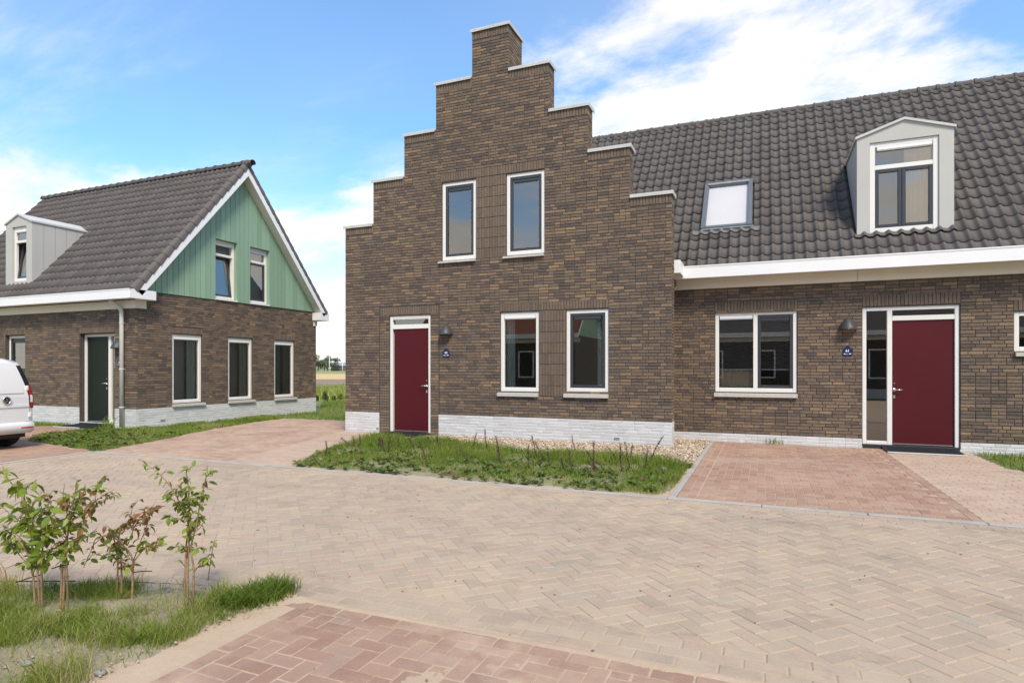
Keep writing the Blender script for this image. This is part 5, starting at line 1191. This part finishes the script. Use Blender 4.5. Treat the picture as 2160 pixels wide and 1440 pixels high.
# ---- gravel strip below the gable wall
GRV = [(-6.55, 10.95), (-5.9, 10.8), (-4.9, 10.15), (-3.6, 9.75), (-2.3, 9.9), (-1.45, 9.6), (-1.03, 9.45), (-1.03, 13.0), (-1.75, 13.0), (-1.75, 12.1), (-1.60, 12.1), (-1.60, 11.70), (-6.55, 11.70)]
def gravel():
    base = MB(); t = (1 + 5 ** .5) / 2
    ico = np.array([(-1, t, 0), (1, t, 0), (-1, -t, 0), (1, -t, 0), (0, -1, t), (0, 1, t), (0, -1, -t), (0, 1, -t), (t, 0, -1), (t, 0, 1), (-t, 0, -1), (-t, 0, 1)]) / math.sqrt(1 + t * t)
    fi = np.array([(0, 11, 5), (0, 5, 1), (0, 1, 7), (0, 7, 10), (0, 10, 11), (1, 5, 9), (5, 11, 4), (11, 10, 2), (10, 7, 6), (7, 1, 8), (3, 9, 4), (3, 4, 2), (3, 2, 6), (3, 6, 8), (3, 8, 9), (4, 9, 5), (2, 4, 11), (6, 2, 10), (8, 6, 7), (9, 8, 1)])
    P = scatter(GRV, 15000); n = len(P); s = rng.uniform(.010, .024, (n, 1)) * np.c_[rng.uniform(.8, 1.4, n), rng.uniform(.8, 1.3, n), rng.uniform(.5, .9, n)]
    V = ico[None] * s[:, None, :]; V *= rng.uniform(.85, 1.15, (n, 12, 1)); a = rng.uniform(0, 6.28, n); c, d = np.cos(a), np.sin(a)
    X = V[..., 0] * c[:, None] - V[..., 1] * d[:, None]; Yv = V[..., 0] * d[:, None] + V[..., 1] * c[:, None]
    V = np.stack([X + P[:, 0:1], Yv + P[:, 1:2], V[..., 2] + rng.uniform(.0, .028, (n, 1))], -1)
    F = (fi[None] + (np.arange(n) * 12)[:, None, None]).ravel(); r = np.repeat(cl(rng.beta(2, 2, n)), 12)
    o = link(mesh_arrays('gravel', V.reshape(-1, 3), F, np.full(n * 20, 3), r, ['pebble'], True), 'gravel'); tag(o, 'brown pebble gravel along the white plinth of the stepped gable', 'gravel', None, 'stuff')
gravel()

# ---- withered stalks standing in the bed
def stalk_mesh(h, seed):
    r_ = random.Random(seed); b = MB(); pts = [(0, 0, 0)]; x = y = 0
    for k in range(1, 7): x += r_.uniform(-.012, .012); y += r_.uniform(-.012, .012); pts.append((x, y, h * k / 6))
    b.tube(pts, [.0048, .0045, .004, .0036, .003, .0024, .0015], 5)
    for k in range(int(170 * h / .35)):
        t = r_.uniform(.15, 1.0); i = min(5, int(t * 6)); f = t * 6 - i; p = Vector(pts[i]).lerp(Vector(pts[i + 1]), f); a = r_.uniform(0, 6.28); L = r_.uniform(.025, .065); d = Vector((math.cos(a), math.sin(a), r_.uniform(.2, 1.3))).normalized() * L; s = Vector((-math.sin(a), math.cos(a), 0)) * .0034
        b.add([tuple(p - s), tuple(p + s), tuple(p + d)], [(0, 1, 2)])
    return b.mesh('stalk', 'stalk')
ZA = lambda x, y: (1040 + x / 4.696, 900 + y / 4.696); ZB = lambda x, y: (600 + x / 4.696, 900 + y / 4.696)
ST = [(ZA, 100, 420, 30, 190), (ZA, 440, 310, 375, 95), (ZA, 350, 430, 330, 190), (ZA, 520, 320, 425, 140), (ZA, 800, 440, 765, 240), (ZA, 820, 250, 762, 100), (ZA, 990, 460, 1015, 150), (ZA, 1240, 340, 1150, 190), (ZA, 1290, 480, 1270, 170), (ZA, 1370, 440, 1310, 150), (ZA, 1355, 340, 1365, 165), (ZA, 1490, 430, 1530, 220), (ZA, 1530, 340, 1690, 95), (ZA, 700, 440, 690, 300), (ZA, 560, 360, 540, 220), (ZA, 1060, 440, 900, 265), (ZA, 1130, 430, 1040, 330),
      (ZB, 400, 290, 410, 140), (ZB, 700, 200, 570, 100), (ZB, 740, 190, 735, 75), (ZB, 925, 200, 925, 110), (ZB, 970, 210, 930, 100), (ZB, 1030, 240, 1045, 90), (ZB, 1310, 280, 1220, 115), (ZB, 1420, 350, 1340, 130), (ZB, 1470, 220, 1405, 100), (ZB, 1850, 350, 1720, 190), (ZB, 1860, 200, 1905, 55), (ZB, 2015, 240, 2015, 20), (ZB, 2140, 340, 2110, 90), (ZB, 1560, 220, 1520, 90), (ZB, 1000, 250, 1000, 100), (ZB, 1130, 200, 1125, 85), (ZB, 700, 180, 660, 100)]
for i, (f, x0, y0, x1, y1) in enumerate(ST):
    u0, v0 = f(x0, y0); u1, v1 = f(x1, y1); v0 += 6; gx, gy = on_ground(u0, v0); tx, tz = on_y(u1, v1, gy); h = math.hypot(tz, tx - gx)
    o = link(stalk_mesh(h, i), 'withered_stalk', None, (gx, gy, 0), (random.uniform(-.15, .15), math.atan2(tx - gx, tz), 0)); tag(o, 'thin dark withered weed stalk standing in the grass bed', 'weed stalk', 'withered stalks in the grass bed')
# ---- flowers
def flower(u, v, r, mat, label, group, zz=.09):
    d = ray(u, v); t = (zz - CAMZ) / d[2]; x, y = d[0] * t, d[1] * t; root = empty('flower', (x, y, 0)); tag(root, label, 'flower', group)
    b = MB(); b.tube([(0, 0, 0), (.004, 0, zz)], .0022, 5); b.build('stem', 'weed', root)
    b = MB()
    for k in range(7):
        a = 2 * math.pi * k / 7; c, s = math.cos(a), math.sin(a); q = lambda l, w, h: (c * l - s * w, -s * l * .55 - c * w * .55 - .01, zz + (s * l + c * w) * .75 + h)
        b.add([q(.2 * r, 0, 0), q(.7 * r, .33 * r, 0), q(r, 0, 0), q(.7 * r, -.33 * r, 0)], [(0, 1, 2, 3)])
    b.build('petals', mat, root)
    b = MB(); b.lathe([(0, .004), (r * .22, .002), (r * .25, -.004)], 8, c=(0, -.012, zz), axis=1); b.build('centre', 'petal_yellow', root)
for f, x, y, zz, lab in ((ZB, 365, 315, .12, 'white flower at the driveway end of the grass bed'), (ZB, 548, 258, .14, 'white flower beside the yellow dandelion'), (ZA, 1497, 265, .14, 'white flower before the gravel near the white plinth corner'), (ZA, 1695, 405, .12, 'white flower near the grey edging of the parking bay'), (ZA, 535, 200, .12, 'white flower before the gravel below the paired windows')): flower(*f(x, y), .038, 'petal_white', lab, 'white flowers in the grass bed', zz)
for f, x, y in ((ZA, 897, 420), (ZA, 930, 412)): flower(*f(x, y), .016, 'petal_white', 'tiny white daisy low in the middle of the bed', 'tiny daisies in the grass bed', .05)
flower(*ZB(650, 290), .028, 'petal_yellow', 'single yellow dandelion flower in the grass bed', None, .11)

# ---- young shrubs in the near bed: canes, a tie and single leaves
def leaf_meshes():
    out = {}
    for q in range(12):
        b = MB(); b.cr = (q + .5) / 12; fold = .22 if q < 9 else .5; curl = .25 if q < 9 else .8
        pts = [(0, 0), (.22, .22), (.5, .30), (.78, .19), (1, 0)]
        mid = [(x, 0, -curl * x * x * .5) for x, _ in pts]; up = [(x, w, w * fold - curl * x * x * .5) for x, w in pts]; dn = [(x, -w, w * fold - curl * x * x * .5) for x, w in pts]
        b.add(mid + up[1:4] + dn[1:4], [(0, 1, 5), (1, 2, 6, 5), (2, 3, 7, 6), (3, 4, 7), (0, 8, 1), (1, 8, 9, 2), (2, 9, 10, 3), (3, 10, 4)]); b.tube([(-.25, 0, .06), (0, 0, 0)], .02, 4); out[q] = b.mesh('leaf', 'shrub_leaf', True)
    return out
LM = leaf_meshes()
C1 = lambda x, y: (x / 3.892, 950 + y / 3.892); C2 = lambda x, y: (220 + x / 3.892, 950 + y / 3.892)
def shrub(f, base, branches, nleaf, size, tone, label, ties=(), thick=.007, seed=0):
    r_ = random.Random(seed); gx, gy = on_ground(*f(*base)); root = empty('young_shrub', (gx, gy, 0)); tag(root, label, 'shrub', 'staked young shrubs in the near bed'); pool = []; extra = []
    for kind, pts in branches:                                     # fine side twigs
        for k in range(1, len(pts)):
            if k >= (2 if kind == 'c' else 1) and len(branches) > 3:
                (xa, ya), (xb, yb) = pts[k - 1], pts[k]; t = r_.random(); x, y = xa + (xb - xa) * t, ya + (yb - ya) * t; a = r_.uniform(-.9, .9) + (math.pi if r_.random() < .5 else 0); L = r_.uniform(45, 105)
                extra.append(('t', [(x, y), (x + math.cos(a) * L * .5, y - abs(math.sin(a)) * L * .3 - 12), (x + math.cos(a) * L, y - abs(math.sin(a)) * L * .7 - 22)]))
    branches = list(branches) + extra
    for bi, (kind, pts) in enumerate(branches):
        dy = r_.uniform(-.10, .10) if bi else 0.0; W = []
        for k, (x, y) in enumerate(pts):
            t = k / (len(pts) - 1); Yk = gy + dy * t + (r_.uniform(-.015, .015) if k else 0) + (0 if bi == 0 else r_.uniform(-.02, .02)); X, Z = on_y(*f(x, y), Yk); W.append(Vector((X - gx, Yk - gy, max(Z, 0.0) if not (k == 0 and kind == 'c') else -.01)))
        # smooth the polyline
        Q = []
        for k in range(len(W) - 1):
            p0, p1, p2, p3 = W[max(k - 1, 0)], W[k], W[k + 1], W[min(k + 2, len(W) - 1)]
            for j in range(4):
                t = j / 4; Q.append(0.5 * ((2 * p1) + (p2 - p0) * t + (2 * p0 - 5 * p1 + 4 * p2 - p3) * t * t + (3 * p1 - p0 - 3 * p2 + p3) * t ** 3))
        Q.append(W[-1]); th = thick if kind == 'c' else thick * .42; n = len(Q)
        b = MB(); b.tube([tuple(q) for q in Q], [th * (1 - .8 * i / n) + .0006 for i in range(n)], 6); b.build('cane' if kind == 'c' else 'twig', 'bark', root, True)
        L = [(Q[i + 1] - Q[i]).length for i in range(n - 1)]; tot = sum(L); lo = .42 if kind == 'c' else .12
        for i in range(n - 1):
            if sum(L[:i]) > lo * tot: pool.append((Q[i], Q[i + 1], L[i], sum(L[:i]) / tot))
    for k in range(nleaf):
        a, c, _, h = r_.choices(pool, [p[2] for p in pool])[0]; p = a.lerp(c, r_.random()); d = (c - a).normalized()
        yaw = r_.uniform(0, 2 * math.pi); droop = r_.gauss(.35, .5); sc = size * r_.uniform(.55, 1.25); q = tone(r_, p.z)
        o = link(LM[q], 'leaf', root, tuple(p + Vector((math.cos(yaw), math.sin(yaw), -.1)) * sc * .24), (r_.gauss(0, .5), droop, yaw)); o.scale = (sc, sc * r_.uniform(.8, 1.15), sc)
    for x0, y0, x1, y1 in ties:
        X0, Z0_ = on_y(*f(x0, y0), gy - .012); X1, Z1_ = on_y(*f(x1, y1), gy - .012); b = MB(); b.tube([(X0 - gx, -.03, Z0_), ((X0 + X1) / 2 - gx, -.02, (Z0_ + Z1_) / 2 + .004), (X1 - gx, .0, Z1_)], .0035, 6); b.build('tie', 'tie_black', root)
    return root
tone_g = lambda r, z: min(11, max(0, int(r.gauss(5.8, 1.6)))) if r.random() > .06 else 9
tone_b = lambda r, z: (r.choice((10, 11, 10, 9)) if r.random() < .18 + .35 * max(0, z - .62) / .2 else min(9, max(0, int(r.gauss(4.8, 2.4)))))
tone_c = lambda r, z: (r.choice((10, 11)) if r.random() < (.9 if z > .47 else .22) else min(8, max(0, int(r.gauss(4.4, 1.8)))))
tone_d = lambda r, z: (r.choice((9, 10)) if r.random() < .12 else min(8, max(1, int(r.gauss(4.6, 1.9)))))
shrub(C1, (325, 1300), [('c', [(325, 1300), (310, 1000), (300, 800), (270, 600), (220, 450), (160, 330), (80, 250), (20, 130)]), ('c', [(290, 1260), (265, 980), (200, 800), (120, 700), (30, 640)]), ('c', [(345, 1260), (340, 1000), (350, 800), (380, 650), (392, 520)]), ('t', [(310, 900), (330, 700), (340, 520), (330, 350)]), ('t', [(300, 800), (180, 600), (60, 500), (-10, 420)]), ('t', [(265, 950), (180, 880), (100, 780), (50, 760)]), ('t', [(290, 720), (220, 560), (180, 420), (190, 300)]), ('t', [(320, 900), (400, 850), (430, 760)]), ('t', [(290, 850), (150, 700), (20, 600)]), ('t', [(240, 500), (200, 380), (230, 280)])], 300, .066, tone_g, 'bright green leafy shrub nearest the edge of the near bed', [(155, 1075, 330, 1020)], .0062, 1)
shrub(C1, (515, 1335), [('c', [(515, 1335), (530, 950), (548, 750), (575, 560), (605, 420), (632, 240)]), ('c', [(495, 1300), (510, 960), (530, 800), (545, 690)]), ('c', [(560, 1310), (550, 1000), (545, 800)]), ('t', [(560, 640), (700, 560), (770, 450), (805, 240)]), ('t', [(600, 480), (750, 430), (880, 400)]), ('t', [(570, 600), (760, 430), (950, 310)]), ('t', [(550, 700), (460, 560), (420, 450), (380, 340)]), ('t', [(545, 720), (450, 620), (425, 520)]), ('t', [(555, 750), (680, 720), (760, 690)]), ('t', [(535, 850), (440, 770)]), ('t', [(565, 560), (520, 400), (530, 270)]), ('t', [(550, 650), (650, 640), (725, 640)]), ('t', [(590, 450), (680, 350), (700, 270)]), ('t', [(560, 800), (620, 780), (640, 820)])], 300, .048, tone_b, 'upright shrub with browning leaves beside the bright green shrub', [(450, 960, 548, 937)], .0066, 2)
shrub(C2, (225, 1250), [('c', [(225, 1250), (235, 1000), (230, 880), (150, 770), (60, 705), (-60, 715), (-100, 800), (-170, 960)]), ('c', [(140, 1110), (140, 900), (120, 720), (150, 610)]), ('c', [(100, 1090), (110, 900), (80, 720), (60, 650)]), ('t', [(190, 780), (250, 620), (320, 520), (350, 500)]), ('t', [(150, 680), (210, 560), (232, 450)]), ('t', [(240, 900), (300, 740), (350, 610), (385, 500), (450, 465)]), ('t', [(250, 900), (330, 800), (400, 780), (460, 765)]), ('t', [(235, 950), (120, 900), (20, 860)]), ('t', [(230, 900), (100, 780), (50, 640)])], 280, .046, tone_c, 'low spreading shrub with dry tips between two taller shrubs', [(265, 990, 377, 992)], .006, 3)
shrub(C2, (660, 1290), [('c', [(650, 1300), (665, 1000), (672, 800), (688, 600), (655, 500), (560, 320), (440, 180), (280, 70)]), ('c', [(680, 1295), (690, 900), (700, 600), (690, 300), (670, 170)]), ('c', [(722, 1285), (735, 1000), (712, 800), (760, 600), (790, 400), (830, 250), (850, 110)]), ('t', [(690, 550), (620, 560), (580, 600)]), ('t', [(700, 700), (780, 640), (830, 560)]), ('t', [(680, 820), (620, 760)]), ('t', [(735, 1000), (800, 920), (850, 905)]), ('t', [(650, 520), (600, 430), (490, 350)]), ('t', [(690, 420), (760, 450), (830, 440)]), ('t', [(600, 400), (620, 330), (720, 330)]), ('t', [(790, 400), (860, 370)])], 270, .050, tone_d, 'tallest thin shrub with forked leafy top at the bed tip', [(648, 830, 700, 822)], .0058, 4)
shrub(C2, (850, 1055), [('c', [(850, 1055), (870, 930), (888, 810), (905, 735)])], 15, .038, tone_d, 'tiny single stemmed sprig behind the tallest thin shrub', (), .0035, 5)
shrub(C1, (55, 1115), [('c', [(55, 1115), (20, 1010), (-40, 880)]), ('c', [(30, 1100), (-10, 980), (-60, 860)]), ('c', [(62, 1050), (40, 980), (-20, 900)])], 3, .035, tone_c, 'bare cane bundle cut by the edge behind the bright shrub', (), .0055, 6)

# ---- stones and clods
def clods():
    b = MB(); r_ = random.Random(3)
    for k in range(170):
        x, y = (r_.uniform(-4.9, 2.0), r_.uniform(1.6, 6.9)) if k < 80 else (r_.gauss(-.75, .35), r_.gauss(2.35, .14))
        s = r_.uniform(.003, .009); b.cr = r_.random(); b.lathe([(0, -s * .5), (s, 0), (s * .7, s * .7), (0, s * .9)], 5, c=(x, y, .003), sc=(r_.uniform(.7, 1.5), 1))
    o = b.build('soil_crumbs', 'ploughed'); tag(o, 'dark soil crumbs scattered over the paving', 'soil', None, 'stuff')
clods()
for u, v_, s, lab in ((57, 1405, .028, 'grey pebble in the sandy corner of the shrub bed'), (212, 1425, .025, 'pale pebble beside the lowest red pavers')):
    x, y = on_ground(u, v_); b = MB(); b.lathe([(0, -s * .5), (s * .8, -s * .2), (s, .1 * s), (s * .6, s * .55), (0, s * .7)], 9, sc=(1.25, 1)); b.v = [(a + random.uniform(-.003, .003), c + random.uniform(-.003, .003), d) for a, c, d in b.v]; b.cr = .8; b.r = [.85] * len(b.v); o = b.build('pebble', 'vent_grey', None, True, (x, y, .015)); tag(o, lab, 'stone')

# ---- beyond the gardens: shrubs, trees, poles, barn
def leafball(name, mat, parent, blobs, n, size, seed, loc=(0, 0, 0)):
    r_ = np.random.default_rng(seed); V = []; Rn = []
    for (cx, cy, cz, rx, ry, rz) in blobs:
        m = int(n * (rx * rz) / sum(b[3] * b[5] for b in blobs)); d = r_.normal(0, 1, (m, 3)); d /= np.linalg.norm(d, axis=1)[:, None]; p = d * (r_.random((m, 1)) ** .35) * (rx, ry, rz) * r_.uniform(.8, 1.15, (m, 1)) + (cx, cy, cz)
        a = r_.normal(0, 1, (m, 3)); a /= np.linalg.norm(a, axis=1)[:, None]; t = np.cross(a, r_.normal(0, 1, (m, 3))); t /= np.linalg.norm(t, axis=1)[:, None]; w = np.cross(a, t); s = size * r_.uniform(.5, 1.3, (m, 1))
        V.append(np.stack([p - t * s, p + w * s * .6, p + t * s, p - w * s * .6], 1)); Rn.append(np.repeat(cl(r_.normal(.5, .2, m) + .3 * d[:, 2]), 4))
    V = np.concatenate(V).reshape(-1, 3); n4 = len(V) // 4
    return link(mesh_arrays(name, V, np.arange(n4 * 4), np.full(n4, 4), np.concatenate(Rn), [mat]), name, parent, loc)
def far_tree(u, vtop, d, wid, label, seed, airy=1.0, name='tree'):
    r = (u - 1080) / FX * d; x, y = rd(r, d); H = (VH - vtop) / FX * d + CAMZ; root = empty(name, (x, y, 0)); tag(root, label, 'tree', 'trees beyond the fields'); r_ = random.Random(seed)
    b = MB(); b.tube([(0, 0, -.1), (.1, 0, H * .3), (0, .1, H * .6), (.05, 0, H * .85)], [H * .03, H * .024, H * .016, H * .004], 7)
    for k in range(4): a = r_.uniform(0, 6.28); b.tube([(0, 0, H * (.3 + .1 * k)), (math.cos(a) * wid * .5, math.sin(a) * wid * .5, H * (.5 + .1 * k))], [H * .012, H * .004], 5)
    b.build('trunk', 'trunk_grey', root, True)
    bl = [(r_.uniform(-.35, .35) * wid, r_.uniform(-.3, .3) * wid, H * r_.uniform(.30, .88), wid * r_.uniform(.22, .42), wid * .3, H * r_.uniform(.10, .2)) for _ in range(9)]
    leafball('crown', 'far_leaf', root, bl, int(1500 * airy), H * .035, seed)
far_tree(671, 744, 285, 7.0, 'tall pale tree at the corner of the green gabled house', 31)
far_tree(684, 754, 290, 9.0, 'broad dark tree behind the white pole', 32)
far_tree(691, 749, 300, 4.5, 'slim airy tree top above the white pole', 33, .5)
far_tree(706, 753, 292, 5.5, 'airy round tree between both white poles', 34, .7)
far_tree(660, 752, 288, 8.0, 'dense far tree behind the green gabled house', 36)
def shrub_far(u, v0, v1, wid, label, seed, mat='far_leaf', d=None):
    x, y = on_ground(u, v1, -.02); d = depth(x, y); h = (v1 - v0) / FX * d; root = empty('garden_shrub', (x, y, -.02)); tag(root, label, 'shrub', 'shrubs along the rear lawn')
    b = MB(); b.tube([(0, 0, 0), (0, 0, h * .6)], [.02, .008], 6); b.build('stem', 'trunk_grey', root)
    w = wid / FX * d / 2; leafball('foliage', mat, root, [(0, 0, h * .35, w, w, h * .32), (0, 0, h * .65, w * .7, w * .7, h * .3), (w * .4, 0, h * .25, w * .7, w * .6, h * .22)], 420, .035, seed)
shrub_far(686, 822, 845, 14, 'small dark conical shrub between the two houses', 41)
shrub_far(704, 833, 844, 10, 'low dark shrub next to the conical one', 42)
shrub_far(718, 827, 843, 14, 'bright green bush against the stepped gable house corner', 43, 'grass')
shrub_far(669, 832, 845, 8, 'narrow dark shrub against the green gabled house corner', 44)
for u, vt, d, lab in ((695, 750, 262, 'white pole standing before the far trees'), (722.5, 764, 275, 'fainter white pole beside the far barn')):
    r = (u - 1080) / FX * d; x, y = rd(r, d); H = (VH - vt) / FX * d + CAMZ; b = MB(); b.tube([(0, 0, -.2), (0, 0, H)], [.16, .10], 8); b.box(-.25, .25, -.1, .1, H, H + .18, .03); o = b.build('pole', 'pole_white', None, True, (x, y, 0)); tag(o, lab, 'pole')
far_x, far_y = rd((716 - 1080) / FX * 300, 300); root = empty('barn', (far_x, far_y, 0), YAW); tag(root, 'distant low barn with blue grey roof beyond the poles', 'barn')
b = MB(); b.box(-3, 9, -4, 4, 0, 2.6); b.build('wall', 'trunk_grey', root); b = MB(); b.prism([(-4.4, 2.5), (0, 4.2), (4.4, 2.5)], 0, -3.3, 9.3); b.build('roof', 'barn_roof', root)

# ---- the houses across the road that the windows mirror
def mirror_house(name, label, x0, x1, y0, y1, roofmat, gable=False):
    root = empty(name); tag(root, label, 'house'); b = MB(); b.box(x0, x1, y0, y1, .45, 3.3); b.build('wall', 'mortar', root); b = MB(); b.box(x0 - .01, x1 + .01, y0 - .01, y1 + .01, -.1, .45); b.build('plinth', 'painted_mortar', root)
    b = MB(); b.cm = 0; ym = (y0 + y1) / 2; zr = 3.4 + (y1 - y0) / 2 * 1.08
    b.add([(x0 - .3, y1 + .4, 3.35), (x1 + .3, y1 + .4, 3.35), (x1 + .3, ym, zr), (x0 - .3, ym, zr), (x0 - .3, y0 - .4, 3.35), (x1 + .3, y0 - .4, 3.35)], [(0, 1, 2, 3), (3, 2, 5, 4)]); b.build('roof', roofmat, root)
    b = MB(); b.prism([(y0, 3.3), (y1, 3.3), (ym, zr - .2)], 0, x0, x0 + .1); b.prism([(y0, 3.3), (y1, 3.3), (ym, zr - .2)], 0, x1 - .1, x1); b.build('gable_wall', 'green_board', root)
    b = MB(); b.box(x0 - .3, x1 + .3, y1 + .3, y1 + .55, 3.12, 3.36); b.box(x0 - .3, x1 + .3, y1 + .02, y1 + .06, 2.9, 3.12); b.build('gutter', 'white_trim', root)
    for xe in (x0 - .32, x1 + .29):
        b = MB()
        for sg in (-1, 1):
            ye = ym + sg * ((y1 - y0) / 2 + .4); b.add([(xe, ye, 3.35), (xe + .03, ye, 3.35), (xe + .03, ym, zr), (xe, ym, zr), (xe, ye, 3.12), (xe + .03, ye, 3.12), (xe + .03, ym, zr - .25), (xe, ym, zr - .25)], [(0, 3, 7, 4), (1, 5, 6, 2), (4, 7, 6, 5)])
        b.build('bargeboard', 'white_trim', root)
    T = lambda a, o, z: (a, y1 + o, z)
    n = max(1, int((x1 - x0) / 2.6))
    for k in range(n):
        a = x0 + 1.0 + k * 2.6
        if a + 1 < x1: b = MB(T); frame_rect(b, a, a + .95, .95, 2.45, .08, -.05, .03); w = b.build('window', 'cream_frame', root); b = MB(T); b.quad((a + .08, .01, 1.03), (a + .87, .01, 1.03), (a + .87, .01, 2.37), (a + .08, .01, 2.37)); b.build('pane', 'van_black', w)
mirror_house('facing_house', 'orange roofed house mirrored in the stepped gable windows', -19, -9.5, -14.5, -8.0, 'red_roof')
mirror_house('facing_house', 'grey roofed house mirrored in the wide door side light', -4.0, 13.0, -15.0, -8.5, 'roof_tile')

# ---- crumbs and dry litter over the bare patches of the near bed
def litter():
    b = MB(); r_ = random.Random(9); Q = scatter(NB2, 1500, lambda q: cl(1.0 - 1.2 * vary_np(q + 3, 2.1, 3), .1, 1))
    for x, y in Q:
        if r_.random() < .62:
            q = r_.uniform(.003, .011); b.cr = r_.random(); b.lathe([(0, -q * .4), (q, 0), (q * .65, q * .6), (0, q * .8)], 5, c=(x, y, .014 + r_.uniform(-.004, .006)), sc=(r_.uniform(.7, 1.5), 1))
        else:
            a = r_.uniform(0, 6.28); L = r_.uniform(.02, .07); b.add([(x, y, .02), (x + math.cos(a) * L, y + math.sin(a) * L, .022 + r_.uniform(0, .02)), (x + math.cos(a) * L * .5 - math.sin(a) * .003, y + math.sin(a) * L * .5 + math.cos(a) * .003, .024)], [(0, 1, 2)])
    o = b.build('litter', 'soil_crumb'); tag(o, 'crumbs of soil and dry stems under the young shrubs', 'litter', None, 'stuff')
sand_mat('soil_crumb', (0.36, 0.28, 0.19), (0.44, 0.35, 0.24), (0.22, 0.17, 0.11)); litter()

# ---- what the pieces of the setting are
SETTING = {'ground': 'flat green land reaching to the horizon', 'meadow_verge': 'yellow green verge before the ploughed field', 'ploughed_field': 'brown ploughed field strip between the houses', 'stubble_field': 'golden stubble field beyond the ploughed strip', 'far_meadow': 'pale green meadow below the far trees', 'road': 'beige herringbone paved road crossing the foreground', 'parking_bay': 'red herringbone parking bay before the row house', 'garden_path': 'pale pink paved path to the wide red door', 'driveway': 'red paved driveway between the two houses', 'front_path': 'pale paved path leading to the stepped gable door', 'parking_lot': 'red paved lot under the white van', 'pavement': 'dusty red pavement at the bottom edge', 'bed_ground': 'bare sand around the grass bed', 'planting_bed': 'grassy soil bed below the stepped gable', 'bed_sand': 'sand edge around the shrub bed', 'shrub_bed': 'sandy soil bed under the young shrubs'}
kl = iter(['grey concrete kerb along the far side of the road', 'grey concrete kerb closing the road by the van lot', 'grey concrete edging between gravel and parking bay'])
for o in list(COL.objects):
    if o.parent is None and o.get('kind') == 'structure' and not o.get('label'):
        n = o.name.split('.')[0]; o['label'] = next(kl) if n == 'kerb' else SETTING.get(n, n.replace('_', ' ') + ' of the place'); o['category'] = n.replace('_', ' ')
